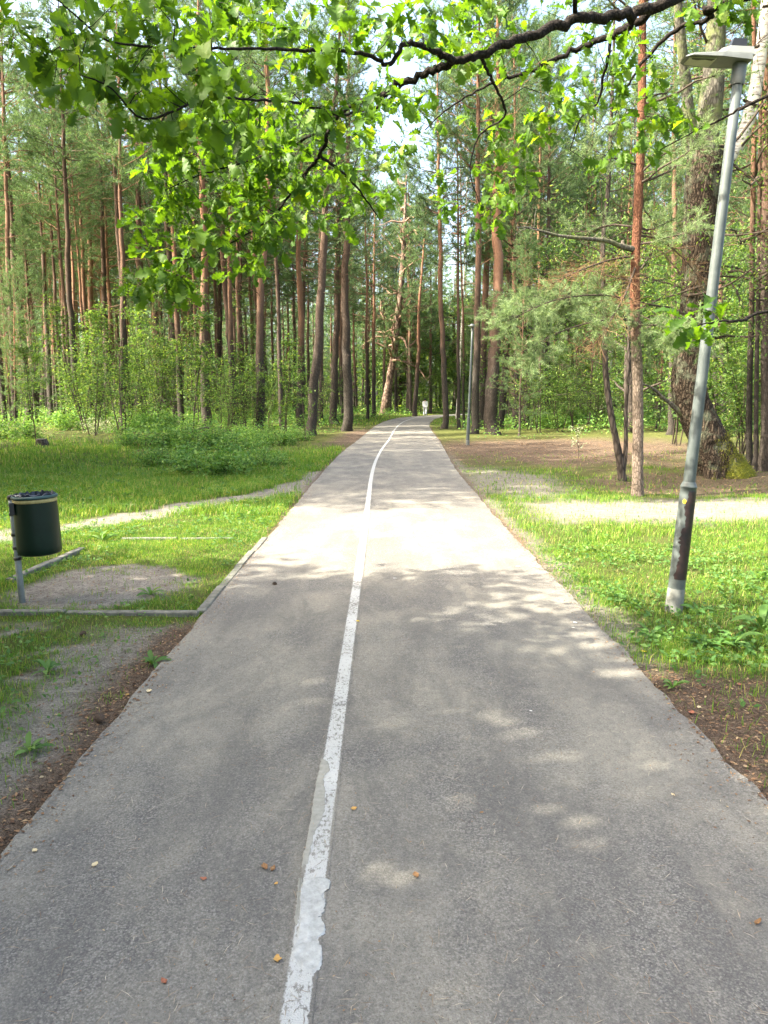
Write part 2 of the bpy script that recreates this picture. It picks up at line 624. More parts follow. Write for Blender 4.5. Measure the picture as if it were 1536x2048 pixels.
M['grass'] = leaf_mat('grass_blade', [(0.0, (0.06, 0.14, 0.024)), (0.5, (0.115, 0.235, 0.036)), (0.84, (0.19, 0.31, 0.05)), (0.93, (0.34, 0.31, 0.13)), (1.0, (0.42, 0.36, 0.2))], 0.42, (1.4, 1.35, 0.6), 0.6, 0.2, patch=1.6)
M['weed'] = leaf_mat('weed_leaf', [(0.0, (0.05, 0.12, 0.03)), (0.7, (0.10, 0.20, 0.045)), (1.0, (0.17, 0.27, 0.08))], 0.38, (1.4, 1.4, 0.6))
M['fallen'] = leaf_mat('fallen_leaf', [(0.0, (0.35, 0.17, 0.05)), (0.4, (0.5, 0.33, 0.12)), (0.8, (0.22, 0.10, 0.045)), (1.0, (0.55, 0.42, 0.2))], 0.2, (1.1, 1, 0.8), 0.7)
M['litter'] = leaf_mat('leaf_litter', [(0.0, (0.08, 0.045, 0.03)), (0.5, (0.20, 0.115, 0.065)), (0.85, (0.30, 0.18, 0.10)), (1.0, (0.42, 0.32, 0.19))], 0.15, (1, 1, 1), 0.8)
M['dry_needle'] = leaf_mat('dry_needle', [(0.0, (0.14, 0.09, 0.06)), (0.6, (0.32, 0.24, 0.16)), (1.0, (0.5, 0.44, 0.34))], 0.1, (1, 1, 1), 0.7)
M['concrete'] = plain('concrete', (0.085, 0.083, 0.068), (0.20, 0.195, 0.17), 14, 0.9, 0.2, bump=0.4)
M['bin_green'] = plain('bin_green', (0.002, 0.010, 0.0065), (0.004, 0.018, 0.011), 6, 0.36, 0.28)
M['bin_rim'] = plain('bin_rim', (0.014, 0.045, 0.045), (0.025, 0.065, 0.065), 9, 0.4, 0.5)
M['bin_band'] = plain('bin_band', (0.30, 0.23, 0.08), (0.50, 0.42, 0.2), 30, 0.6, 0.4)
M['black_plastic'] = plain('black_plastic', (0.006, 0.006, 0.007), (0.018, 0.018, 0.02), 12, 0.4, 0.5)
M['bag'] = plain('bag_plastic', (0.006, 0.008, 0.015), (0.022, 0.028, 0.05), 25, 0.35, 0.4)
M['galv'] = plain('galvanised_steel', (0.17, 0.20, 0.20), (0.29, 0.32, 0.32), 11, 0.5, 0.5, 0.25)
M['post_paint'] = plain('weathered_post', (0.050, 0.062, 0.061), (0.098, 0.112, 0.110), 9, 0.5, 0.4, bump=0.1)
M['post_bare'] = plain('worn_post_base', (0.10, 0.107, 0.10), (0.22, 0.22, 0.20), 12, 0.6, 0.4, bump=0.3)
M['tar'] = plain('black_tar', (0.006, 0.006, 0.008), (0.035, 0.016, 0.014), 14, 0.45, 0.5, bump=0.4)
M['sticker'] = plain('yellow_sticker', (0.65, 0.42, 0.02), (0.75, 0.5, 0.04), 10, 0.5)
M['lamp_white'] = plain('lamp_housing', (0.10, 0.108, 0.104), (0.165, 0.173, 0.166), 9, 0.5, 0.4)
M['lamp_glass'] = plain('lamp_glass', (0.30, 0.31, 0.22), (0.42, 0.43, 0.33), 14, 0.3, 0.5)
M['lamp_dirt'] = plain('lamp_dirt', (0.03, 0.035, 0.02), (0.09, 0.10, 0.06), 30, 0.8)
M['white_cloth'] = plain('white_cloth', (0.78, 0.78, 0.79), (0.85, 0.85, 0.85), 12, 0.9, 0.1)
M['pale_cloth'] = plain('pale_trousers', (0.50, 0.50, 0.51), (0.60, 0.60, 0.61), 12, 0.9, 0.1)
M['skin'] = plain('skin', (0.42, 0.25, 0.18), (0.5, 0.31, 0.23), 12, 0.6)
M['hair'] = plain('hair', (0.012, 0.010, 0.010), (0.03, 0.025, 0.022), 40, 0.6)
M['paint_fresh'] = plain('thick_line_paint', (0.30, 0.30, 0.285), (0.50, 0.50, 0.48), 34, 0.85, 0.12, bump=0.9)
M['paint_old'] = plain('old_line_paint', (0.24, 0.23, 0.20), (0.34, 0.33, 0.29), 40, 0.85, 0.12, bump=0.3)
M['stump_cut'] = plain('stump_wood', (0.10, 0.08, 0.06), (0.22, 0.19, 0.15), 20, 0.9)
M['paper'] = plain('paper_scrap', (0.62, 0.6, 0.56), (0.75, 0.73, 0.7), 20, 0.8)
M['cone'] = plain('pine_cone', (0.04, 0.026, 0.018), (0.11, 0.07, 0.045), 60, 0.8)

# ------------------------------------------------------------------ path course and terrain
_py = np.array([-40, 0, 10, 16, 20, 25, 31, 40, 48, 56, 64, 70, 76, 83, 91, 100, 112])
_pl = np.array([-1.36, -1.36, -1.37, -1.37, -1.36, -1.28, -1.05, -0.80, -0.55, -0.12, 0.55, 1.35, 2.9, 5.4, 9.3, 15.0, 25.0])
_pr = np.array([1.54, 1.54, 1.54, 1.62, 1.74, 1.98, 2.22, 2.48, 2.80, 3.35, 4.1, 4.95, 6.3, 8.7, 12.6, 18.2, 28.2])
_pc = np.array([-0.23, -0.23, -0.24, -0.27, -0.23, -0.08, 0.20, 0.50, 0.85, 1.35, 2.1, 2.95, 4.4, 6.9, 10.8, 16.5, 26.5])


def _smooth(v):
    ys = np.linspace(-40, 112, 1521)
    a = np.interp(ys, _py, v)
    ker = np.hanning(61)
    ker /= ker.sum()
    p = np.pad(a, 30, mode='edge')
    return ys, np.convolve(p, ker, 'valid')


_ys, _pls = _smooth(_pl)
_prs = _smooth(_pr)[1]
_pcs = _smooth(_pc)[1]
pl = lambda y: np.interp(y, _ys, _pls)
pr = lambda y: np.interp(y, _ys, _prs)
pc = lambda y: np.interp(y, _ys, _pcs)


def out_dist(x, y):
    """Distance outside the path's edges (negative on the path)."""
    return np.maximum(pl(y) - x, x - pr(y))


def hgt(x, y):
    x = np.asarray(x, float)
    y = np.asarray(y, float)
    d = out_dist(x, y)
    b = (fbm(x, y, 0.35, 3) - 0.5) * 0.22 * sm(0.4, 5, d) + (fbm(x + 40, y, 1.7, 2) - 0.5) * 0.05 * sm(0.1, 1.0, d)
    left = 0.30 * sm(2.0, 9.0, pl(y) - x) * sm(11, 24, y)
    right = 0.22 * sm(3.0, 10.0, x - pr(y)) * sm(9, 20, y)
    big = (fbm(x, y, 0.03, 2) - 0.5) * 1.4 * sm(14, 45, d)
    return np.where(d < 0.02, -0.03, b * sm(0.0, 0.5, d) + left + right + big - 0.012 + 0.012 * sm(0.1, 0.5, d))


def H1(x, y):
    return float(hgt(np.array([x]), np.array([y]))[0])


def seg_dist(x, y, P):
    P = np.asarray(P, float)
    best = np.full(np.shape(x), 1e9)
    for a, b in zip(P[:-1], P[1:]):
        d = b[:2] - a[:2]
        t = np.clip(((x - a[0]) * d[0] + (y - a[1]) * d[1]) / (d @ d), 0, 1)
        best = np.minimum(best, np.hypot(x - a[0] - t * d[0], y - a[1] - t * d[1]))
    return best


TRACK = [G(-120, 1092), G(0, 1076), G(190, 1046), G(330, 1020), G(430, 1003), G(530, 992), G(625, 966), G(650, 945)]


def covers(x, y):
    """(grass, sand, litter) weights of the ground at x, y."""
    x = np.asarray(x, float)
    y = np.asarray(y, float)
    d = out_dist(x, y)
    L = x < pc(y)
    n = 0.65 * fbm(x, y, 1.5, 4) + 0.35 * fbm(x + 3, y + 50, 7.0, 3)
    n2 = fbm(x + 31, y + 5, 0.5, 3)
    nf = fbm(x + 9, y + 77, 5.0, 3)
    # sand
    sand = sm(0.52, 0.26, seg_dist(x, y, TRACK) + (n - 0.5) * 0.5)
    bay = np.hypot((x + 2.40) / 0.78, (y - 6.6) / 0.85)
    sand = np.maximum(sand, sm(1.08, 0.8, bay + (n - 0.5) * 0.9))
    fl = sm(0.85, 0.35, d + (n - 0.5) * 0.8) * sm(5.45, 5.2, y) * L
    sand = np.maximum(sand, fl * 0.9)
    sand = np.maximum(sand, L * sm(5.5, 5.3, y) * sm(0.50, 0.62, n) * sm(1.9, 1.2, d))
    redge = (~L) * sm(0.34, 0.1, d + (n - 0.5) * 0.45) * sm(2, 5, y) * sm(30, 20, y)
    sand = np.maximum(sand, redge * 0.7)
    rsand = (~L) * sm(1.15, 0.3, np.hypot((x - 2.5) / 1.3, (y - 15.2) / 3.8) + (n - 0.5) * 0.8)
    sand = np.maximum(sand, rsand * 0.8)
    band = (~L) * sm(0.75, 0.25, np.abs(y - 11.2 - 0.09 * (x - 4)) / 2.3 + (n - 0.5) * 0.8) * sm(1.7, 2.6, x)
    sand = np.maximum(sand, band * 0.95 * sm(0.2, 0.45, n2 + 0.15))
    # litter
    lit = sm(0.30, 0.08, d + (n - 0.5) * 0.35) * L * sm(5.6, 5.3, y)
    rs = (~L) * sm(1.15, 0.75, np.hypot((x - 1.55) / 1.05, (y - 3.3) / 1.35) + (n - 0.5) * 0.5)
    lit = np.maximum(lit, rs)
    rneed = (~L) * sm(1.2, 0.6, np.hypot((x - 5.8) / 5.2, (y - 25) / 7.5) + (n - 0.5) * 0.7)
    lit = np.maximum(lit, rneed)
    rn2 = (~L) * sm(0.3, 0.6, sm(3.0, 5.5, x) * sm(12.4, 13.6, y) * sm(18.5, 15, y) + (n2 - 0.5) * 0.9)
    lit = np.maximum(lit, rn2 * 0.8)
    lfar = L * sm(1.7, 0.5, d + (n - 0.5) * 1.2) * sm(24, 30, y) * sm(46, 40, y)
    lit = np.maximum(lit, lfar)
    lit = np.maximum(lit, sm(0.16, 0.04, d + (nf - 0.5) * 0.16) * sm(5.6, 9, y) * 0.8)
    # grass
    gl = L * sm(27, 19, y + (n2 - 0.5) * 10 + np.maximum(0, -x - 6) * 0.35)
    gr = (~L) * np.maximum(sm(10.9, 9.6, y + (n - 0.5) * 2.2), 0.75 * sm(0.40, 0.6, n2) * sm(22, 16, y))
    lane = sm(7, 2.5, d) * sm(45, 52, y) * 0.9
    g = np.maximum(np.maximum(gl, gr), lane)
    g = g * (0.4 + 0.6 * sm(0.36, 0.56, 0.5 * n + 0.5 * n2)) * (1 - sand) * (1 - 0.92 * lit)
    return g, sand, lit


def axis(lo, hi, step, far0, far1, grow=1.16):
    a = list(np.arange(lo, hi + 1e-6, step))
    s = step
    up, x = [], hi
    while x < far1:
        s *= grow
        x += s
        up.append(x)
    s, dn, x = step, [], lo
    while x > far0:
        s *= grow
        x -= s
        dn.append(x)
    return np.array(dn[::-1] + a + up)


def build_ground():
    xs = axis(-7, 8, 0.11, -420, 420, 1.13)
    ys = axis(1.2, 17, 0.11, -60, 520, 1.11)
    X, Y = np.meshgrid(xs, ys)
    Z = hgt(X, Y)
    nx, ny = len(xs), len(ys)
    i = np.arange(ny - 1)[:, None] * nx
    j = np.arange(nx - 1)[None, :]
    q = np.stack([i + j, i + j + 1, i + nx + j + 1, i + nx + j], -1).reshape(-1, 4)
    mb = MB()
    mb.add(np.stack([X, Y, Z], -1).reshape(-1, 3), None, q)
    me = mb.mesh('ground', M['ground'])
    g, s, l = covers(X.ravel(), Y.ravel())
    at = me.color_attributes.new('cover', 'FLOAT_COLOR', 'POINT')
    at.data.foreach_set('color', np.stack([g, s, l, np.ones_like(g)], -1).ravel().astype(np.float32))
    tag(link('ground', me), kind='structure')


build_ground()


def build_path():
    ys = np.concatenate([np.arange(-6, 20, 0.06), np.arange(20, 112, 0.35)])
    wl = (fbm(ys, ys * 0 + 3, 4.0, 5) - 0.5) * 0.055 * sm(-1, 2, ys)
    wr = (fbm(ys, ys * 0 + 8, 4.0, 5) - 0.5) * 0.055
    kerbed = sm(5.55, 5.62, ys) * sm(9.0, 8.9, ys)
    l = pl(ys) + wl * (1 - kerbed)
    r = pr(ys) + wr
    k = 9
    us = np.linspace(0, 1, k)
    V = []
    for u in us:
        V.append(np.stack([l + (r - l) * u, ys, np.full_like(ys, 0.004) + 0.02 * u * (1 - u) * 2], -1))
    Vd0 = np.stack([l - 0.012, ys, np.full_like(ys, -0.05)], -1)
    Vd1 = np.stack([r + 0.012, ys, np.full_like(ys, -0.05)], -1)
    A = np.stack(V, 1)
    n, kk = A.shape[:2]
    i = np.arange(n - 1)[:, None] * kk
    j = np.arange(kk - 1)[None, :]
    q = np.stack([i + j, i + j + 1, i + kk + j + 1, i + kk + j], -1).reshape(-1, 4)
    mb = MB()
    mb.add(A.reshape(-1, 3), None, q)
    for e0, e1 in ((Vd0, V[0]), (V[-1], Vd1)):
        B = np.stack([e0, e1], 1)
        ii = np.arange(n - 1) * 2
        mb.add(B.reshape(-1, 3), None, np.stack([ii, ii + 1, ii + 3, ii + 2], -1))
    p = tag(link('path', mb.mesh('path', M['asphalt'])), kind='structure')
    # centre line sheet
    ys2 = np.concatenate([np.arange(-1, 20, 0.1), np.arange(20, 104, 0.5)])
    c = pc(ys2)
    hw = 0.047 + 0.0 * ys2

    def zt(x, y):
        u = (x - pl(y)) / (pr(y) - pl(y))
        return 0.004 + 0.04 * u * (1 - u) + 0.003
    A = np.stack([np.stack([c - hw, ys2, zt(c - hw, ys2)], -1), np.stack([c + hw, ys2, zt(c + hw, ys2)], -1)], 1)
    n = len(ys2)
    i = np.arange(n - 1) * 2
    q = np.stack([i, i + 1, i + 3, i + 2], -1)
    mb = MB()
    mb.add(A.reshape(-1, 3), None, q)
    me = mb.mesh('line_marking', M['line'])
    uv = me.uv_layers.new(name='UVMap')
    vi = np.zeros(len(me.loops), int)
    me.loops.foreach_get('vertex_index', vi)
    UV = np.stack([vi % 2, (A[:, 0, 1][vi // 2] + 1) / 105], -1)
    uv.data.foreach_set('uv', UV.ravel().astype(np.float32))
    link('line_marking', me, p)

    # thick flakes of newer and older paint at the near end
    def flake(name, outline, mat, th):
        Q = catmull([G(*q_) for q_ in outline + outline[:1]], 150)[:-1]
        Q[:, :2] += np.random.default_rng(len(outline)).normal(size=(len(Q), 2)) * 0.0022
        cen = Q.mean(0)
        mb = MB()
        base = zt(Q[:, 0], Q[:, 1])
        # strips between left and right halves keep the shape concave-safe
        n = len(Q)
        inner = cen + (Q - cen) * 0.93
        V = np.vstack([np.c_[Q[:, :2], base - 0.001], np.c_[inner[:, :2], base + th]])
        q = [(a, (a + 1) % n, n + (a + 1) % n, n + a) for a in range(n)]
        mb.add(V, None, q)
        me = mb.mesh(name, mat, False)
        import bmesh
        bm = bmesh.new()
        bm.from_mesh(me)
        bm.verts.ensure_lookup_table()
        f = bm.faces.new([bm.verts[n + a] for a in range(n)])
        bmesh.ops.triangulate(bm, faces=[f])
        bmesh.ops.recalc_face_normals(bm, faces=bm.faces)
        bm.to_mesh(me)
        bm.free()
        link(name, me, p)
    flake('paint_flake', [(606, 1764), (640, 1761), (660, 1768), (657, 1785), (645, 1795), (652, 1812), (648, 1830), (640, 1845),
                          (650, 1860), (648, 1878), (635, 1890), (645, 1915), (643, 1940), (632, 1958), (615, 1958), (598, 1940),
                          (582, 1925), (592, 1890), (600, 1850), (600, 1800)], M['paint_fresh'], 0.0035)
    flake('paint_flake', [(643, 1522), (655, 1528), (660, 1545), (648, 1560), (651, 1600), (648, 1632), (640, 1655), (628, 1680),
                          (614, 1735), (604, 1740), (612, 1700), (622, 1640), (630, 1585), (638, 1545)], M['paint_old'], 0.0025)
    flake('paint_flake', [(603, 1764), (606, 1790), (598, 1850), (590, 1852), (594, 1800), (597, 1768)], M['paint_old'], 0.002)


build_path()


# ------------------------------------------------------------------ leaf and needle templates
def leaf_template():
    """A small pointed leaf folded at the midrib: length along +y."""
    v = np.array([(0, 0, 0), (0.26, 0.45, 0.07), (0, 0.5, 0), (-0.26, 0.45, 0.07), (0, 1, -0.06)], float)
    return v, np.array([(0, 1, 2), (0, 2, 3), (1, 4, 2), (2, 4, 3)])


LEAF_V, LEAF_T = leaf_template()
DIAM_V = np.array([(0, 0, 0), (0.28, 0.45, 0.05), (0, 1, -0.05), (-0.28, 0.45, 0.05)], float)
DIAM_T = np.array([(0, 1, 2), (0, 2, 3)])


def rand_dirs(n, r=rng):
    v = r.normal(size=(n, 3))
    return unit(v)


def needles(mb, C, D, n_per, L, W, spread=0.9, r=rng, m=0):
    """Bunches of thin blades at C, leaning along D."""
    C = np.repeat(np.asarray(C), n_per, 0)
    D = np.repeat(unit(np.asarray(D)), n_per, 0)
    k = len(C)
    dirs = unit(D * 0.75 + rand_dirs(k, r) * spread)
    N = rand_dirs(k, r)
    X = unit(np.cross(dirs, N))
    ln = L * r.uniform(0.65, 1.25, k)[:, None]
    st = C + D * (r.uniform(-0.5, 0.5, k)[:, None] * L)
    a = st - X * W / 2
    b = st + X * W / 2
    c = st + dirs * ln
    V = np.stack([a, b, c], 1).reshape(-1, 3)
    mb.add(V, np.arange(3 * k).reshape(-1, 3), None, m)


def limb(p, d, length, segs=6, wob=0.15, up=0.0, r=rng):
    P = [np.array(p, float)]
    d = unit(d)
    for i in range(segs):
        d = unit(d + r.normal(size=3) * wob + np.array([0, 0, up]))
        P.append(P[-1] + d * length / segs)
    return np.array(P)


# ------------------------------------------------------------------ pines
PH = 20.0


def pine_proto(seed, crown0=0.48, spread=1.0, dens=1.0):
    r = np.random.default_rng(seed)
    zs = np.concatenate([[-0.25, 0, 0.15, 0.35], np.arange(0.8, PH + 0.01, 0.55)])
    ax = np.cumsum(r.normal(size=len(zs)) * 0.022)
    ay = np.cumsum(r.normal(size=len(zs)) * 0.022)
    ax -= ax[1]
    ay -= ay[1]
    rad = 0.16 * np.clip(1 - zs / (PH * 1.02), 0.02, 1.1) ** 0.75
    rad = rad * (1 + 0.35 * np.exp(-np.maximum(zs, 0) * 4.5))
    tm = MB()
    tube(tm, np.stack([ax, ay, zs], -1), rad, 12, True, 0, 0.16, 3.0)
    trunk = tm.mesh('pine_trunk', M['pine_bark'])
    bm_, nd = MB(), MB()
    at = lambda z: np.array([np.interp(z, zs, ax), np.interp(z, zs, ay), z])
    for k in range(20):                                       # dead stubs and twigs
        z = r.uniform(2.4, PH * crown0 + 1)
        a = r.uniform(0, 2 * PI)
        L = r.uniform(0.25, 1.7)
        P = limb(at(z), (math.cos(a), math.sin(a), r.uniform(-0.2, 0.35)), L, 5, 0.14, -0.03, r)
        tube(bm_, P, np.linspace(0.016, 0.004, len(P)), 4, False)
        for q in range(int(L * 3)):
            i = r.integers(2, 6)
            Q = limb(P[min(i, len(P) - 1)], r.normal(size=3) + (P[-1] - P[0]), r.uniform(0.15, 0.5), 3, 0.25, 0, r)
            tube(bm_, Q, np.linspace(0.006, 0.002, len(Q)), 3, False)
    z = PH * crown0
    while z < PH - 0.2:
        f = (z - PH * crown0) / (PH * (1 - crown0))
        for b in range(r.integers(2, 5)):
            a = r.uniform(0, 2 * PI)
            L = spread * (0.55 + 2.5 * (1 - f) ** 0.7 * min(1, 0.55 + 2 * f)) * r.uniform(0.65, 1.2)
            P = limb(at(z), (math.cos(a), math.sin(a), 0.05 + 0.7 * f), L, 6, 0.15, 0.07, r)
            tube(bm_, P, np.linspace(0.028 * (1 - 0.6 * f), 0.006, len(P)), 5, False)
            C, D = [], []
            for s in range(int(8 * dens)):
                i = r.uniform(2.0, 6)
                i0 = int(min(i, 5))
                p0 = P[i0] + (P[i0 + 1] - P[i0]) * (i - i0)
                dd = unit(P[i0 + 1] - P[i0]) + r.normal(size=3) * np.array([0.8, 0.8, 0.45])
                Q = limb(p0, dd, r.uniform(0.3, 0.85), 3, 0.2, 0.1, r)
                tube(bm_, Q, [0.007, 0.005, 0.004, 0.003], 3, False)
                for t in (0.35, 0.62, 0.85, 1.0):
                    u = t * 3
                    u0 = int(min(u, 2))
                    C.append(Q[u0] + (Q[u0 + 1] - Q[u0]) * (u - u0))
                    D.append(Q[u0 + 1] - Q[u0])
            needles(nd, C, D, 14, 0.18, 0.018, 0.95, r)
        z += r.uniform(0.38, 0.62)
    return trunk, bm_.mesh('pine_branches', M['pine_bark']), nd.mesh('pine_crown', M['needles'], False)


PROTO = [pine_proto(11, 0.40, 1.1), pine_proto(12, 0.46, 1.0), pine_proto(13, 0.34, 1.2), pine_proto(14, 0.54, 0.95), pine_proto(15, 0.28, 1.25, 1.1), pine_proto(16, 0.10, 1.35, 1.15)]


def pine(x, y, label, group, var=None, s=1.0, k=1.0, lean=0.0, leany=0.0, rz=None, z=None):
    var = random.randrange(5) if var is None else var
    t, b, c = PROTO[var]
    o = thing('pine_tree', label, 'pine tree', (x, y, (H1(x, y) if z is None else z)), group)
    o.rotation_mode = 'XYZ'
    o.rotation_euler = (leany, lean, 0)
    o.scale = (s, s, s)
    rz = random.uniform(0, 2 * PI) if rz is None else rz
    tr = link('trunk', t, o)
    tr.scale = (k, k, 1)
    tr.rotation_euler = (0, 0, rz)
    br = link('branches', b, o)
    br.rotation_euler = (0, 0, rz)
    cr = link('crown', c, o)
    cr.rotation_euler = (0, 0, rz)
    return o


OCC = []                                                       # occupied trunk spots


def hero(bx, by, tx, ty, w, label, var=None, s=None, ydist=None, group=None):
    """A pine whose foot and lean were measured in the photograph, stood at its real place."""
    if ydist is None:
        p = G(bx, by)
        for _ in range(3):
            p = G(bx, by, H1(p[0], p[1]))
    else:
        p = PD(bx, by, ydist)
    y = p[1]
    top = PD(tx, ty, y)
    base = np.array([p[0], y, H1(p[0], y)])
    lean = math.atan2(top[0] - base[0], top[2] - base[2])
    diam = w / F_PX * y
    s = s or random.uniform(0.9, 1.15)
    o = pine(base[0], y, label, group, var, s, diam / 2 / 0.155 / s, lean)
    OCC.append((base[0], y))
    return o


HEROES = [
    (620, 871, 653, 466, 20, 'dark grey pine leaning right above the left path edge', 1),
    (671, 850, 677, 450, 15, 'straight pine with pale foot between two darker pines left of the path', 3),
    (694, 862, 697, 450, 19, 'straight dark-footed pine closest to the left path edge', 3),
    (643, 848, 642, 600, 10, 'thin pine just behind the leaning grey pine', 1),
    (601, 858, 604, 450, 14, 'upright pine left of the leaning grey pine', 1),
    (566, 860, 552, 490, 9, 'pale slender pine leaning left among saplings', 3),
    (518, 868, 524, 450, 17, 'dark upright pine behind the bramble bush end', 1),
    (484, 838, 482, 480, 9, 'thin grey pine between two dark trunks in the left wood', 3),
    (412, 852, 407, 540, 18, 'dark trunk pine standing behind the arched fallen branch', 0),
    (340, 824, 318, 560, 12, 'reddish pine leaning left in the left wood', 1),
    (287, 842, 272, 300, 18, 'sturdy pine rising behind the left saplings', 3),
    (215, 838, 205, 480, 14, 'pine behind the pale leaved bush', 0),
    (160, 832, 132, 220, 16, 'tall orange pine with a bare sunlit trunk at far left', 3),
    (190, 828, 170, 220, 14, 'grey-orange pine beside the tall bare sunlit pine', 1),
    (25, 826, 12, 300, 12, 'orange pine near the left picture edge', 3),
    (48, 822, 36, 300, 10, 'slim dark pine second from the left picture edge', 1),
    (92, 820, 84, 300, 15, 'double-width brown pine trunk in the leftmost cluster', 3),
    (110, 818, 98, 320, 9, 'slim sunlit pine right of the leftmost cluster', 1),
    (889, 858, 881, 450, 12, 'slender pine on the grass inside the path bend', 3),
    (918, 857, 915, 500, 7, 'very thin dark tree right of the bend pine', 1),
    (928, 855, 925, 500, 5, 'hair-thin stem next to the very thin dark tree', 1),
    (948, 868, 953, 400, 15, 'orange barked pine directly behind the far lamp post', 3),
    (964, 856, 973, 450, 17, 'grey pine between the orange pine and the thick trunk', 1),
    (985, 869, 990, 450, 25, 'thickest grey pine trunk on the needle-covered ground', 3),
    (1002, 857, 1022, 480, 13, 'pine leaning right beside the thickest grey trunk', 0),
    (1080, 846, 1083, 480, 12, 'dark pine with a broken look behind the right clearing', 1),
    (1436, 880, 1425, 640, 9, 'thin reddish trunk just right of the mossy tree', 3),
    (1450, 885, 1441, 600, 10, 'thin grey trunk behind the mossy tree', 1),
    (1496, 938, 1500, 560, 12, 'dark thin trunk right of the mossy foot', 3),
    (1508, 942, 1514, 560, 9, 'second thin trunk right of the mossy foot', 3),
    (1529, 942, 1534, 560, 26, 'thick dark trunk at the right picture edge', 3),
    (745, 835, 748, 560, 8, 'thin pine left of the old twisted pine', 3),
    (830, 826, 840, 640, 9, 'sunlit pine leaning right just left of the walker', 1),
    (735, 838, 731, 560, 6, 'pale thin pine in front of the far left wood', 1),
    (1340, 870, 1345, 430, 13, 'pale lichen-grey trunk left of the mossy tree', 3),
]
for h in HEROES:
    hero(h[0], h[1], h[2], h[3], h[4], h[5], h[6])


def free(x, y, d):
    return all((x - a) ** 2 + (y - b) ** 2 > d * d for a, b in OCC)


def wood(n, xr, yr, label, group, dmin, cond, kr=(0.6, 1.1), sr=(0.9, 1.3), vars_=None):
    c = tries = 0
    while c < n and tries < n * 60:
        tries += 1
        x, y = random.uniform(*xr), random.uniform(*yr)
        if not cond(x, y) or not free(x, y, dmin):
            continue
        OCC.append((x, y))
        lb = label if 'beyond' in label else '%s %s seen %s' % (far_word(y), label, between(x, y))
        pine(x, y, lb, group, random.choice(vars_) if vars_ else None, random.uniform(*sr), random.uniform(*kr), random.gauss(0, 0.022), random.gauss(0, 0.02))
        c += 1


LAND = [(-0.60, 'left picture edge'), (-0.444, 'old stump'), (-0.37, 'pale leaved bush'), (-0.232, 'arched fallen branch'), (-0.162, 'dark upright pine'), (-0.096, 'leaning grey pine'), (-0.048, 'dark-footed pine'), (0.0, 'old twisted pine'),
        (0.053, 'walker'), (0.108, 'far lamp post'), (0.141, 'thickest grey trunk'), (0.253, 'pale seedling'), (0.33, 'slim orange pine'), (0.43, 'mossy tree'), (0.60, 'right picture edge')]


def between(x, y):
    a = x / y
    for (u, p), (v, q) in zip(LAND[:-1], LAND[1:]):
        if u <= a < v:
            return 'between the %s and the %s' % (p, q)
    return 'beyond the picture edge'


def far_word(y):
    return 'nearer' if y < 52 else ('middle-distance' if y < 74 else 'distant')


inview = lambda x, y, m=1.0: abs(x) < 0.5 * y + m
wood(135, (-50, -3), (38, 92), 'slender pine', 'pines of the left wood', 1.5,
     lambda x, y: inview(x, y) and not (-26 < x and abs(y - (80 + 0.29 * x)) < 2.6) and pl(y) - x > (2.0 if y > 50 else 4.0) and not (abs(x / y + 0.075) < 0.018), kr=(0.75, 1.25), vars_=[1, 3, 3])
wood(95, (-3, 50), (42, 94), 'slender pine', 'pines of the right wood', 1.9,
     lambda x, y: inview(x, y) and (x - pr(y) > 3.0 or (y > 88 and pl(y) - x > 2)))
wood(9, (-7, 6), (84, 97), 'tall pine', 'tall pines closing the view along the path', 1.5,
     lambda x, y: (pl(y) - x > 2.2 or x - pr(y) > 2.2) and x / y < 0.05, (0.8, 1.1), (1.15, 1.4), [0, 2])
# trees beyond the left edge of the picture, whose crowns shade the path
wood(28, (-22, -8), (8, 32), 'pine standing beyond the left picture edge, only its shade in view', 'pines beyond the left picture edge', 1.9,
     lambda x, y: x < -0.5 * y - 2.6 and not (abs(y - (10.4 + 0.29 * x)) < 2.6), (0.8, 1.1), (0.9, 1.15), [0, 2, 4])
wood(7, (-26, -5), (36, 60), 'low-boughed young pine', 'young pines of the left wood', 1.6,
     lambda x, y: inview(x, y) and pl(y) - x > 3.0 and not (abs(x / y + 0.075) < 0.03), (0.7, 0.9), (0.35, 0.6), [5])
wood(14, (4, 26), (34, 66), 'low-boughed young pine', 'young pines behind the right clearing', 1.6,
     lambda x, y: inview(x, y) and x - pr(y) > 2.2, (0.7, 0.9), (0.35, 0.6), [5])
wood(5, (8, 14), (9, 18), 'pine standing beyond the right picture edge', 'pines beyond the right picture edge', 2.6,
     lambda x, y: x > 0.5 * y + 2.2)


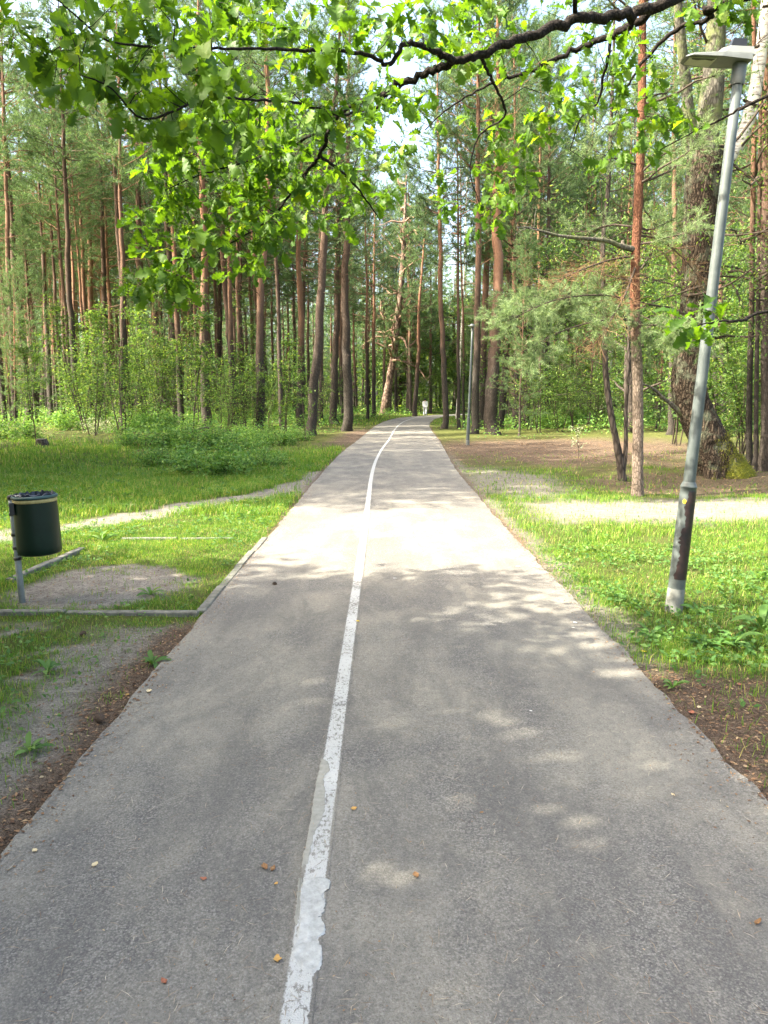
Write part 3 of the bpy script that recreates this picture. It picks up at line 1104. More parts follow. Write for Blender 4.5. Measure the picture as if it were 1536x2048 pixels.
# ------------------------------------------------------------------ broadleaf shade trees beyond the left edge
def broadleaf_proto(seed, h=11.0, cr=3.4, nleaf=9000, leaf=0.13):
    r = np.random.default_rng(seed)
    tb, lf = MB(), MB()
    P = limb((0, 0, -0.2), (0, 0, 1), h * 0.75, 9, 0.06, 0.05, r)
    tube(tb, P, np.linspace(0.2, 0.05, len(P)), 9, True)
    tips = []
    for k in range(26):
        i = r.integers(2, len(P) - 1)
        a = r.uniform(0, 2 * PI)
        Q = limb(P[i], (math.cos(a), math.sin(a), r.uniform(0.1, 0.9)), cr * r.uniform(0.5, 1.05), 6, 0.18, 0.03, r)
        tube(tb, Q, np.linspace(0.06, 0.012, len(Q)), 5, False)
        for q in range(6):
            j = r.integers(2, len(Q))
            S = limb(Q[j], r.normal(size=3) + (Q[-1] - Q[0]) * 0.5, r.uniform(0.4, 1.2), 4, 0.25, 0, r)
            tube(tb, S, np.linspace(0.014, 0.004, len(S)), 3, False)
            tips += list(S[1:])
    tips = np.array(tips)
    C = tips[r.integers(0, len(tips), nleaf)] + r.normal(size=(nleaf, 3)) * 0.22
    D = rand_dirs(nleaf, r) + np.array([0, 0, -0.3])
    N = rand_dirs(nleaf, r) * 0.6 + np.array([0, 0, 1])
    scatter_shape(lf, DIAM_V, DIAM_T, None, C, rot_frames(D, N), leaf * r.uniform(0.7, 1.25, nleaf))
    return tb.mesh('broadleaf_trunk', M['dark_bark']), lf.mesh('broadleaf_crown', M['sapling_leaf'], False)


BL = [broadleaf_proto(21, 7.4, 3.0, 26000, 0.16), broadleaf_proto(22, 9.2, 3.3, 22000, 0.17), broadleaf_proto(23, 8.6, 2.6, 7000, 0.10)]
for i, (x, y, s, z) in enumerate([(-6.6, -2.2, 1.35, 0), (-7.2, 0.8, 1.35, 0), (-7.8, 4.4, 1.12, 0), (-10.6, -4.0, 1.25, 1), (-11.0, -1.2, 1.2, 1), (-11.8, 2.0, 1.05, 1), (-4.8, -5.0, 1.1, 0), (-15.5, -4.4, 1.6, 1), (-15.0, -8.0, 1.7, 1),
                                  (-12.6, 12.6, 1.45, 1), (-14.6, 16.0, 1.6, 1)]):
    o = thing('broadleaf_tree', 'leafy broadleaf tree beyond the left picture edge, only its shade in view', 'tree', (x, y, H1(x, y)), 'shade trees beyond the left picture edge')
    o.rotation_euler = (0, 0, i * 1.3)
    o.scale = (s, s, s)
    link('trunk', BL[z][0], o)
    link('crown', BL[z][1], o)
    OCC.append((x, y))


for i, (x, y, s, z, lb) in enumerate([
        (10.5, 33, 1.3, 2, 'leafy broadleaf tree behind the slim orange pine'), (14.5, 36, 1.35, 2, 'tall leafy broadleaf tree behind the mossy tree'), (8.0, 44, 1.5, 2, 'leafy broadleaf tree behind the pale seedling'),
        (17.5, 40, 1.5, 2, 'leafy broadleaf tree far behind the lamp post'), (9.0, 100, 2.0, 1, 'leafy tree closing the view beyond the walker'), (2.0, 104, 2.1, 0, 'leafy tree closing the view behind the old twisted pine')]):
    o = thing('broadleaf_tree', lb, 'tree', (x, y, H1(x, y)), 'broadleaf trees among the pines')
    o.rotation_euler = (0, 0, i * 2.1)
    o.scale = (s, s, s)
    link('trunk', BL[z][0], o)
    link('crown', BL[z][1], o)
    OCC.append((x, y))


# ------------------------------------------------------------------ the old twisted pine at the bend
def twisted_pine():
    r = np.random.default_rng(5)
    y = 80.0
    px = [(768, 832), (769, 822), (776, 780), (783, 740), (788, 705), (794, 650), (797, 625), (802, 580), (806, 515), (809, 450), (811, 400), (813, 350)]
    wd = [24, 17, 15, 14.5, 14, 13, 12, 11, 9, 6.5, 4.5, 2]
    P = np.array([PD(a, b, y) for a, b in px])
    base = P[0].copy()
    base[2] = H1(base[0], y)
    P = P - base
    P[0, 2] = -0.3
    n = 60
    Q = catmull(P, n)
    R = np.interp(np.linspace(0, 1, n), np.linspace(0, 1, len(wd)), np.array(wd) / F_PX * y / 2)
    o = thing('pine_tree', 'old twisted pine with crooked sunlit branches where the path bends', 'pine tree', base)
    t = MB()
    tube(t, Q, R, 16, True, 0, 0.35, 2.2)
    link('trunk', t.mesh('twisted_trunk', M['flaky']), o)
    b, nd = MB(), MB()
    for k in range(46):
        u = r.uniform(0.27, 0.98)
        i = int(u * (n - 1))
        a = r.uniform(0, 2 * PI)
        L = (1 - u * 0.5) * r.uniform(2.8, 6.2)
        S = limb(Q[i], (math.cos(a), math.sin(a) * 0.8, r.uniform(-0.1, 0.55)), L, 9, 0.26, 0.035, r)
        tube(b, S, np.linspace(0.16 * (1.15 - u * 0.6), 0.03, len(S)), 6, False)
        C, D = [], []
        for q in range(9):
            j = r.integers(3, len(S))
            T = limb(S[j], r.normal(size=3) + unit(S[-1] - S[0]) * 0.8, r.uniform(0.4, 1.3), 4, 0.3, 0.05, r)
            tube(b, T, np.linspace(0.018, 0.006, len(T)), 4, False)
            if r.random() < (0.35 + 0.5 * u):
                for z in T[2:]:
                    C.append(z)
                    D.append(T[-1] - T[0])
                    C.append(z + r.normal(size=3) * 0.18)
                    D.append(T[-1] - T[0])
        if C:
            needles(nd, C, D, 16, 0.25, 0.03, 1.0, r)
    link('branches', b.mesh('twisted_branches', M['pale_orange']), o)
    link('crown', nd.mesh('twisted_crown', M['needles'], False), o)
    OCC.append((base[0], y))


twisted_pine()


# ------------------------------------------------------------------ the near trees on the right
def px_tube(mb, pts, y, base, n, sides, lump=0.0, lf=4.0, m=0, tilt=0.0):
    """pts: (px, py, width px[, dy]) at the distance y."""
    P = np.array([PD(p[0], p[1], y + (p[3] if len(p) > 3 else 0)) for p in pts]) - base
    Q = catmull(P, n)
    R = np.interp(np.linspace(0, 1, n), np.linspace(0, 1, len(pts)), [p[2] / F_PX * y / 2 for p in pts])
    tube(mb, Q, R, sides, True, m, lump, lf)
    return Q, R


def near_pine():
    r = np.random.default_rng(9)
    p = G(1275, 992)
    p[2] = H1(p[0], p[1])
    y = p[1]
    o = thing('pine_tree', 'slim pine with orange upper trunk and drooping needle sprays right of the path', 'pine tree', p)
    t = MB()
    Q, R = px_tube(t, [(1274, 1002, 30), (1275, 990, 26), (1275, 940, 22), (1276, 860, 21), (1275, 760, 20.5), (1271, 650, 19.5), (1270, 540, 18), (1276, 420, 17), (1281, 300, 16), (1284, 180, 15), (1285, 40, 14), (1287, -150, 13), (1290, -500, 10), (1295, -900, 7)], y, p, 90, 18, 0.12, 9.0)
    k = NT('slim_pine_bark')
    co = k.coord('Object')
    sp = k.n('SeparateXYZ')
    k.set(sp.inputs[0], co)
    fine = k.noise(k.coord('Object', (40, 40, 12)), 1.0, 5, 0.7)
    up = k.ramp(k.math('DIVIDE', k.math('ADD', sp.outputs['Z'], k.noise(co, 3, 3)), 6.0), [(0.48, 0.0), (0.62, 1.0)])
    pl_ = k.voronoi(k.coord('Object', (34, 34, 11)), 1.0, 'DISTANCE_TO_EDGE')
    fine = k.math('MULTIPLY', fine, k.ramp(pl_, [(0.0, 0.35), (0.2, 1.25)]))
    c = k.mix(up, k.mix(fine, (0.045, 0.03, 0.022), (0.33, 0.26, 0.21)), k.mix(fine, (0.07, 0.028, 0.017), (0.24, 0.11, 0.065)))
    bark = k.done(k.principled(c, 0.9, 0.15, normal=k.bump(fine, 0.9, 0.02)))
    link('trunk', t.mesh('slim_pine_trunk', bark), o)
    b, dn, nd = MB(), MB(), MB()

    def sub(S, n, L, live, dens, rad=0.006, st=0.3):
        C, D = [], []
        for q in range(n):
            u = r.uniform(st, 1.0) * (len(S) - 1)
            j = int(min(u, len(S) - 2))
            p0 = S[j] + (S[j + 1] - S[j]) * (u - j)
            T = limb(p0, r.normal(size=3) * (0.9, 0.9, 0.55) + unit(S[j + 1] - S[j]) * 0.9, L * r.uniform(0.4, 1.2), 5, 0.22, -0.02, r)
            tube(b if live else dn, T, np.linspace(rad, 0.002, len(T)), 4, False)
            for w in range(3):
                V = limb(T[r.integers(1, 5)], r.normal(size=3) + unit(T[-1] - T[0]), L * r.uniform(0.2, 0.5), 3, 0.25, 0, r)
                tube(b if live else dn, V, np.linspace(rad * 0.5, 0.0015, len(V)), 3, False)
                if live:
                    C += [V[1], V[2], V[3]]
                    D += [V[-1] - V[0]] * 3
            if live:
                C += list(T[2:])
                D += [T[-1] - T[0]] * len(T[2:])
        if live and C:
            needles(nd, C, D, dens, 0.08, 0.006, 0.7, r)

    # lichen-grey dead limb, brown dead limbs, live drooping limbs
    def lim(pts, w0, w1):
        P = catmull(np.array([PD(a, c_, y + d) for a, c_, d in pts]) - p, 16)
        tube(b, P, np.linspace(w0, w1, 16), 6, False)
        return P
    g = MB()
    P = catmull(np.array([PD(a, c_, y + d) for a, c_, d in [(1272, 500, 0), (1240, 492, -0.1), (1215, 482, -0.2), (1160, 476, -0.4), (1110, 470, -0.5), (1062, 456, -0.7), (1035, 456, -0.9)]]) - p, 22)
    tube(g, P, np.linspace(0.05, 0.010, 22), 8, False, 0, 0.2, 12)
    for q in range(12):
        T = limb(P[r.integers(5, 22)], r.normal(size=3), r.uniform(0.15, 0.5), 4, 0.25, 0, r)
        tube(g, T, np.linspace(0.007, 0.002, 5), 4, False)
    link('dead_limb', g.mesh('lichen_limb', M['grey_bark']), o)
    for pts in ([(1270, 512, 0), (1220, 520, -0.4), (1150, 545, -0.9), (1090, 575, -1.3)],
                [(1272, 560, 0), (1230, 555, 0.3), (1170, 540, 0.8), (1120, 545, 1.2)],
                [(1272, 470, 0), (1320, 480, 0.2), (1370, 520, 0.5), (1400, 560, 0.6)],
                [(1272, 530, 0), (1250, 590, -0.6), (1215, 650, -1.0), (1190, 690, -1.2)]):
        S = lim(pts, 0.020, 0.005)
        sub(S, 70, 0.5, False, 0, 0.0035, 0.1)
    for pts in ([(1270, 600, 0), (1200, 590, -0.5), (1110, 600, -1.0), (1020, 640, -1.4)],
                [(1272, 640, 0), (1210, 640, -0.6), (1130, 660, -1.0), (1050, 700, -1.2)],
                [(1272, 610, 0), (1180, 580, 0.5), (1090, 590, 0.9), (1010, 600, 1.2)],
                [(1272, 650, 0), (1310, 650, -0.4), (1350, 660, -0.7), (1390, 680, -0.9)],
                [(1272, 560, 0), (1170, 590, 0.9), (1090, 630, 1.5)]):
        S = lim(pts, 0.018, 0.005)
        sub(S, 30, 0.62, True, 30, 0.004, 0.15)
    # upper live limbs
    for u in range(26):
        i = r.integers(44, 88)
        a = r.uniform(0, 2 * PI)
        S = limb(Q[i], (math.cos(a), math.sin(a), 0.2), r.uniform(0.9, 2.0), 7, 0.16, 0.03, r)
        tube(b, S, np.linspace(0.022, 0.006, len(S)), 5, False)
        sub(S, 9, 0.5, True, 16, 0.005)
    link('branches', b.mesh('slim_pine_branches', M['twig_bark']), o)
    link('dead_twigs', dn.mesh('slim_pine_dead_twigs', M['dead_needles']), o)
    link('crown', nd.mesh('slim_pine_crown', M['needles_near'], False), o)
    OCC.append((p[0], y))


near_pine()


def curved_stem_tree():
    p = G(1247, 962)
    p[2] = H1(p[0], p[1])
    y = p[1]
    o = thing('curved_tree', 'bent thin tree forking at its foot left of the slim pine', 'tree', p)
    t = MB()
    px_tube(t, [(1246, 970, 20), (1243, 945, 17), (1236, 900, 14), (1226, 850, 13), (1216, 790, 12), (1210, 720, 11), (1210, 645, 10.5), (1205, 560, 10), (1207, 470, 9), (1216, 380, 8), (1222, 250, 7), (1228, 60, 5), (1230, -300, 3)], y, p, 60, 12, 0.15, 8)
    link('trunk', t.mesh('bent_trunk', M['dark_bark']), o)
    t = MB()
    px_tube(t, [(1246, 950, 9), (1250, 915, 9), (1252, 880, 8), (1252, 820, 7.5), (1256, 760, 7), (1258, 660, 6), (1262, 560, 5), (1268, 420, 4), (1270, 200, 2)], y, p, 40, 9, 0.15, 8)
    link('side_stem', t.mesh('bent_side_stem', M['dark_bark']), o)
    r = np.random.default_rng(31)
    b, lf = MB(), MB()
    tips = []
    for q in range(34):
        py = r.uniform(-250, 760)
        s0 = PD(np.interp(py, [60, 380, 470, 645, 790], [1228, 1216, 1207, 1210, 1216]), py, y) - p
        a = r.uniform(0, 2 * PI)
        S = limb(s0, (math.cos(a), math.sin(a), 0.4), r.uniform(0.5, 1.5), 6, 0.2, 0.02, r)
        tube(b, S, np.linspace(0.012, 0.003, len(S)), 4, False)
        tips += list(S[2:])
    tips = np.array(tips)
    n = 1500
    C = tips[r.integers(0, len(tips), n)] + r.normal(size=(n, 3)) * 0.13
    scatter_shape(lf, LEAF_V, LEAF_T, None, C, rot_frames(rand_dirs(n, r) + (0, 0, -0.4), rand_dirs(n, r) * 0.6 + (0, 0, 1)), 0.075 * r.uniform(0.6, 1.2, n))
    link('branches', b.mesh('bent_branches', M['twig_bark']), o)
    link('crown', lf.mesh('bent_crown', M['sapling_leaf'], False), o)
    OCC.append((p[0], y))


curved_stem_tree()


def mossy_tree():
    r = np.random.default_rng(17)
    p = G(1440, 958)
    p[2] = H1(p[0], p[1])
    y = p[1]
    o = thing('mossy_tree', 'big curving tree with plated bark and a mossy flared foot behind the lamp post', 'tree', p)
    pts = [(1444, 985, 104), (1441, 962, 92), (1432, 925, 80), (1418, 885, 70), (1400, 845, 66), (1384, 805, 62), (1376, 765, 58), (1377, 720, 55), (1383, 670, 54), (1390, 610, 56), (1396, 540, 60), (1401, 460, 62), (1405, 390, 64), (1409, 330, 66), (1412, 305, 60)]
    P = np.array([PD(a, b, y) for a, b, w in pts]) - p
    n, sides = 190, 56
    Q = catmull(P, n)
    R = np.interp(np.linspace(0, 1, n), np.linspace(0, 1, len(pts)), [w / F_PX * y / 2 for a, b, w in pts])
    t = MB()
    tube(t, Q, R, sides, True)
    V = t.v[0]
    ax = np.repeat(Q, sides, 0)
    for i in range(n * sides):
        v = V[i]
        d = v - ax[i]
        rr = np.linalg.norm(d)
        k = i // sides
        ang = math.atan2(d[1], d[0])
        root = math.exp(-max(0.0, Q[k][2]) * 2.6)
        f = 1 + root * 0.30 * (math.sin(ang * 5 + 0.6) * 0.6 + math.sin(ang * 3 + 2) * 0.4) + root * 0.25 * max(0, math.cos(ang - 0.1))
        vv = Vector((v[0] * 7, v[1] * 7, v[2] * 2.6))
        rid = 1 - abs(mnoise.noise(vv)) * 2
        f += 0.07 * (rid - 0.4) + 0.10 * mnoise.noise(Vector((v[0] * 1.6, v[1] * 1.6, v[2] * 1.3)))
        c = mnoise.cell(Vector((v[0] * 16, v[1] * 16, v[2] * 7)))
        f += 0.035 * c
        V[i] = ax[i] + d * f
    link('trunk', t.mesh('mossy_trunk', M['big_bark']), o)
    top = (1410, 335)
    g = MB()
    px_tube(g, [(1425, 345, 36), (1452, 322, 27), (1478, 285, 24, 0.2), (1498, 235, 25, 0.3), (1512, 170, 24, 0.4), (1524, 90, 22, 0.5), (1534, 0, 20, 0.6), (1546, -160, 16, 0.6), (1560, -400, 10, 0.8)], y, p, 50, 16, 0.12, 6)
    link('pale_limb', g.mesh('pale_limb', M['birch'], True), o)
    g = MB()
    px_tube(g, [(1408, 345, 44), (1414, 290, 42), (1421, 220, 42), (1427, 140, 38), (1432, 40, 34), (1436, -120, 28), (1440, -400, 16)], y, p, 50, 18, 0.16, 6)
    link('limb', g.mesh('mossy_limb', M['grey_bark']), o)
    g = MB()
    px_tube(g, [(1398, 345, 34), (1388, 290, 26), (1380, 240, 22, -0.2), (1372, 170, 20, -0.3), (1362, 80, 17, -0.5), (1352, -40, 13, -0.7), (1340, -240, 8, -0.9)], y, p, 50, 14, 0.18, 6)
    link('limb', g.mesh('mossy_limb', M['grey_bark']), o)
    g = MB()
    px_tube(g, [(1368, 832, 14), (1346, 812, 9, -0.1), (1326, 795, 6, -0.2), (1304, 776, 5, -0.3), (1282, 768, 3, -0.5), (1262, 772, 1.5, -0.6)], y, p, 24, 8, 0.15, 8)
    b, lf = MB(), MB()
    tips = []
    for k in range(60):
        a = r.uniform(0, 2 * PI)
        zz = r.uniform(2.6, 11.5)
        s0 = np.array([r.uniform(-0.7, 0.9) - 0.3 * (zz < 4.6), r.uniform(-0.4, 0.6), zz])
        S = limb(s0, (math.cos(a), math.sin(a), r.uniform(0.0, 0.6)), r.uniform(1.2, 3.4), 8, 0.18, -0.01, r)
        tube(b, S, np.linspace(0.03, 0.005, len(S)), 5, False)
        for q in range(5):
            T = limb(S[r.integers(2, 9)], r.normal(size=3), r.uniform(0.4, 1.1), 4, 0.25, -0.08, r)
            tube(b, T, np.linspace(0.008, 0.002, 5), 3, False)
            tips += list(T[1:])
    tips = np.array(tips)
    nl = 11000
    C = tips[r.integers(0, len(tips), nl)] + r.normal(size=(nl, 3)) * 0.16
    scatter_shape(lf, LEAF_V, LEAF_T, None, C, rot_frames(rand_dirs(nl, r) + (0, 0, -0.5), rand_dirs(nl, r) * 0.6 + (0, 0, 1)), 0.075 * r.uniform(0.6, 1.25, nl))
    link('limb', g.mesh('mossy_limb', M['grey_bark']), o)
    link('branches', b.mesh('mossy_branches', M['twig_bark']), o)
    link('crown', lf.mesh('mossy_crown', M['sapling_leaf'], False), o)
    # tufts of moss on the flared foot
    ms = MB()
    idx = [i for i in range(n * sides) if Q[i // sides][2] < 0.75 and V[i][0] - Q[i // sides][0] > -0.02 and V[i][1] - Q[i // sides][1] < 0.25]
    S = V[r.choice(idx, 4200)] + r.normal(size=(4200, 3)) * 0.012
    needles(ms, S, S - Q[2] + (0, 0, 0.2), 1, 0.03, 0.012, 0.7, r)
    tag(link('moss', ms.mesh('moss', leaf_mat('moss', [(0.0, (0.09, 0.11, 0.012)), (1.0, (0.28, 0.27, 0.03))], 0.3), False), o), kind='stuff')
    OCC.append((p[0], y))


mossy_tree()


def birch(px, py, tx, ty, w, label):
    r = np.random.default_rng(int(px))
    p = G(px, py)
    p[2] = H1(p[0], p[1])
    y = p[1]
    o = thing('birch_tree', label, 'birch tree', p)
    t = MB()
    px_tube(t, [(px, py + 4, w * 1.8), (px + (tx - px) * 0.1, py - 30, w * 1.2), (px + (tx - px) * 0.4, (py * 0.6 + ty * 0.4), w), (tx, ty, w * 0.8), (tx + 10, ty - 250, w * 0.5), (tx + 14, ty - 480, w * 0.2)], y, p, 40, 10, 0.1, 5)
    link('trunk', t.mesh('birch_trunk', M['birch']), o)
    b, lf = MB(), MB()
    tips = []
    for k in range(34):
        zz = r.uniform(3.5, 13)
        a = r.uniform(0, 2 * PI)
        S = limb(np.array([(tx - px) / F_PX * y * min(1, zz / 6), 0, zz]), (math.cos(a), math.sin(a), 0.6), r.uniform(0.9, 2.4), 7, 0.15, -0.03, r)
        tube(b, S, np.linspace(0.022, 0.004, len(S)), 4, False)
        tips += list(S[2:])
    tips = np.array(tips)
    nl = 3500
    C = tips[r.integers(0, len(tips), nl)] + r.normal(size=(nl, 3)) * 0.25
    scatter_shape(lf, DIAM_V, DIAM_T, None, C, rot_frames(rand_dirs(nl, r) + (0, 0, -0.5), rand_dirs(nl, r) * 0.6 + (0, 0, 1)), 0.085 * r.uniform(0.6, 1.25, nl))
    link('branches', b.mesh('birch_branches', M['twig_bark']), o)
    link('crown', lf.mesh('birch_crown', M['sapling_leaf'], False), o)
    OCC.append((p[0], y))


birch(1206, 838, 1226, 640, 12, 'white barked birch behind the bent thin tree')
birch(915, 838, 922, 690, 5, 'thin pale birch on the grass behind the path bend')
birch(390, 828, 386, 640, 8, 'pale birch stem deep in the left wood')


# ------------------------------------------------------------------ understory saplings, bushes, undergrowth
def sapling_proto(seed, h=4.6, stems=2, nleaf=1300, leaf=0.085, spread=1.0):
    r = np.random.default_rng(seed)
    b, lf = MB(), MB()
    tips = []
    for s in range(stems):
        a0 = r.uniform(0, 2 * PI)
        hh = h * r.uniform(0.75, 1.05)
        P = limb((0.12 * math.cos(a0), 0.12 * math.sin(a0), -0.05), (0.22 * math.cos(a0), 0.22 * math.sin(a0), 1), hh, 10, 0.07, 0.02, r)
        tube(b, P, np.linspace(0.026, 0.005, len(P)), 6, False)
        for k in range(24):
            i = r.uniform(2.2, 10)
            j = int(min(i, 9))
            a = r.uniform(0, 2 * PI)
            S = limb(P[j] + (P[j + 1] - P[j]) * (i - j), (math.cos(a), math.sin(a), r.uniform(0.0, 0.6)), spread * r.uniform(0.4, 1.3) * (1.15 - i / 12), 5, 0.18, 0.0, r)
            tube(b, S, np.linspace(0.009, 0.002, len(S)), 3, False)
            tips += list(S[1:])
    tips = np.array(tips)
    C = tips[r.integers(0, len(tips), nleaf)] + r.normal(size=(nleaf, 3)) * (0.13, 0.13, 0.05)
    D = rand_dirs(nleaf, r) * (1, 1, 0.4) + (0, 0, -0.15)
    N = rand_dirs(nleaf, r) * 0.5 + (0, 0, 1)
    scatter_shape(lf, LEAF_V, LEAF_T, None, C, rot_frames(D, N), leaf * r.uniform(0.6, 1.3, nleaf))
    return b.mesh('sapling_stems', M['twig_bark']), lf.mesh('sapling_leaves', M['sapling_leaf'], False)


SAP = [sapling_proto(41, 4.6, 2, 1200, 0.12), sapling_proto(42, 5.6, 1, 1000, 0.125), sapling_proto(43, 3.4, 3, 1200, 0.11), sapling_proto(44, 6.6, 2, 1600, 0.125, 1.2), sapling_proto(45, 1.7, 4, 900, 0.09, 0.7)]


def sapling(x, y, var, s, label, group=None, name='sapling', cat='sapling'):
    o = thing(name, label, cat, (x, y, H1(x, y)), group)
    o.rotation_euler = (random.gauss(0, 0.04), random.gauss(0, 0.05), random.uniform(0, 2 * PI))
    o.scale = (s, s, s)
    link('stems', SAP[var][0], o)
    link('crown', SAP[var][1], o)
    return o


def sap_field(n, xr, yr, label, group, cond, vars_, sr):
    c = tries = 0
    while c < n and tries < n * 80:
        tries += 1
        x, y = random.uniform(*xr), random.uniform(*yr)
        if cond(x, y) and free(x, y, 0.55):
            OCC.append((x, y))
            sapling(x, y, random.choice(vars_), random.uniform(*sr), '%s %s seen %s' % ('nearer' if y < 36 else ('middle-distance' if y < 48 else 'distant'), label, between(x, y)), group)
            c += 1


sap_field(30, (-24, -5), (27, 46), 'leafy understory sapling', 'saplings in the left understory',
          lambda x, y: inview(x, y, 0.5) and -0.52 < x / y < -0.13 and x < -4.5, [0, 1, 2, 3, 3], (0.85, 1.25))
sap_field(26, (-22, -3), (36, 60), 'thin sapling', 'saplings between the left trunks',
          lambda x, y: inview(x, y, 0.5) and pl(y) - x > 2.6, [0, 1, 2], (0.7, 1.1))
sap_field(48, (4, 26), (24, 60), 'leafy thicket sapling', 'saplings of the right thicket',
          lambda x, y: inview(x, y, 0.5) and x / y > 0.17 and y > 24 + (0 if x > 9 else 10), [0, 1, 2, 3], (0.8, 1.2))
sap_field(14, (6.5, 12), (16.5, 24), 'leafy sapling', 'saplings behind the mossy tree',
          lambda x, y: 0.43 < x / y < 0.53, [0, 1, 2], (0.7, 1.1))
sap_field(22, (2, 18), (84, 100), 'bright leafy bush', 'bushes beyond the path bend',
          lambda x, y: 0.02 < x / y < 0.16 and y - 84 > (x - 8) * 0.9 + 7, [2, 4, 0], (0.9, 1.4))
for i, (px, py, v, s, lb) in enumerate([
        (566, 886, 0, 0.85, 'thin leaning sapling at the left grass edge'),
        (612, 884, 1, 0.7, 'small bent sapling in front of the leaning grey pine'),
        (250, 880, 2, 1.0, 'multi-stemmed sapling beside the pale leaved bush'),
        (75, 900, 1, 0.8, 'thin sapling behind the old stump'),
        (330, 868, 0, 0.95, 'tall thin sapling left of the arched fallen branch'),
        (455, 880, 2, 0.8, 'low sapling above the bramble bush'),
        (1060, 862, 2, 1.0, 'round leafy sapling behind the needle-covered ground'),
        (1120, 868, 2, 0.85, 'leafy sapling behind the small pale seedling')]):
    p = G(px, py)
    sapling(p[0], p[1], v, s, lb)
    OCC.append((p[0], p[1]))


def bush_mesh(seed, w, d, h, n, leaf, mat):
    """A loose mound of arching canes with leaves."""
    r = np.random.default_rng(seed)
    b, lf = MB(), MB()
    tips = []
    for k in range(60):
        a = r.uniform(0, 2 * PI)
        u = math.sqrt(r.random())
        S = limb((u * w * 0.42 * math.cos(a), u * d * 0.42 * math.sin(a), -0.03), (math.cos(a) * 0.35, math.sin(a) * 0.35, 1), h * (1.15 - 0.6 * u) * r.uniform(0.6, 1.2), 7, 0.14, -0.05, r)
        tube(b, S, np.linspace(0.007, 0.002, len(S)), 4, False)
        tips += list(S[2:])
    tips = np.array(tips)
    C = tips[r.integers(0, len(tips), n)] + r.normal(size=(n, 3)) * 0.09
    C[:, 2] = np.maximum(C[:, 2], 0.03)
    scatter_shape(lf, LEAF_V, LEAF_T, None, C, rot_frames(rand_dirs(n, r) * (1, 1, 0.5), rand_dirs(n, r) * 0.6 + (0, 0, 1)), leaf * r.uniform(0.6, 1.3, n))
    return b.mesh('bush_canes', M['twig_bark']), lf.mesh('bush_leaves', mat, False)


def bush(px, py, mesh2, label, s=1.0, group=None, name='bush', cat='bush'):
    p = G(px, py)
    o = thing(name, label, cat, (p[0], p[1], H1(p[0], p[1])), group)
    o.scale = (s, s, s)
    o.rotation_euler = (0, 0, px * 0.37)
    link('canes', mesh2[0], o)
    link('leaves', mesh2[1], o)
    return o


B1 = bush_mesh(61, 2.3, 1.7, 0.9, 3600, 0.095, M['bramble_leaf'])
B2 = bush_mesh(62, 1.7, 1.4, 0.62, 2200, 0.08, M['bramble_leaf'])
B3 = bush_mesh(63, 1.3, 1.0, 1.1, 900, 0.10, M['pale_leaf'])
bush(430, 948, B1, 'dark green bramble bush on the left grass', 0.95, name='bramble_bush')
bush(340, 930, B2, 'lighter bramble patch left of the dark bramble bush', 1.0, name='bramble_bush')
bush(520, 935, B2, 'low bramble patch right of the dark bramble bush', 0.9, name='bramble_bush')
bush(390, 905, B1, 'tall bramble growth behind the dark bramble bush', 1.1, name='bramble_bush')
bush(285, 905, B2, 'loose bramble patch between stump and bramble bush', 1.15, name='bramble_bush')
bush(470, 905, B2, 'spreading bramble patch under the dark upright pine', 1.2, name='bramble_bush')
for i, (px, py, b_, sc, lb) in enumerate([
        (20, 892, B2, 1.3, 'shrub at the left picture edge below the orange pine'), 
        (165, 872, B1, 1.3, 'tall shrub behind the pale leaved bush'), (310, 878, B1, 1.2, 'shrub below the sturdy pine'),
        (505, 884, B2, 1.2, 'shrub at the foot of the dark upright pine'),
        (545, 892, B2, 1.0, 'small shrub beside the thin leaning sapling'), (590, 882, B2, 0.9, 'small shrub beside the small bent sapling'), (1100, 860, B1, 1.2, 'green shrub behind the pale seedling'), (1150, 852, B1, 1.4, 'wide shrub in the shade of the right thicket')]):
    bush(px, py, b_, lb, sc, name='shrub', cat='shrub')
bush(200, 882, B3, 'pale whitish leaved bush at the edge of the left wood', 0.85)


def seedling():
    p = G(1157, 918)
    r = np.random.default_rng(77)
    o = thing('seedling', 'small pale leaved seedling standing alone on the right clearing', 'seedling', (p[0], p[1], H1(p[0], p[1])))
    b, lf = MB(), MB()
    P = limb((0, 0, -0.03), (0.02, 0, 1), 0.85, 8, 0.05, 0.02, r)
    tube(b, P, np.linspace(0.009, 0.003, len(P)), 6, False)
    tips = []
    for k in range(12):
        a = r.uniform(0, 2 * PI)
        S = limb(P[r.integers(3, 9)], (math.cos(a), math.sin(a), 0.5), r.uniform(0.1, 0.28), 3, 0.15, 0, r)
        tube(b, S, np.linspace(0.004, 0.0015, 4), 3, False)
        tips += list(S[1:])
    tips = np.array(tips)
    n = 90
    C = tips[r.integers(0, len(tips), n)] + r.normal(size=(n, 3)) * 0.03
    scatter_shape(lf, LEAF_V, LEAF_T, None, C, rot_frames(rand_dirs(n, r), rand_dirs(n, r) * 0.6 + (0, 0, 1)), 0.075 * r.uniform(0.7, 1.2, n))
    link('stem', b.mesh('seedling_stem', M['twig_bark']), o)
    link('leaves', lf.mesh('seedling_leaves', M['pale_leaf'], False), o)


seedling()


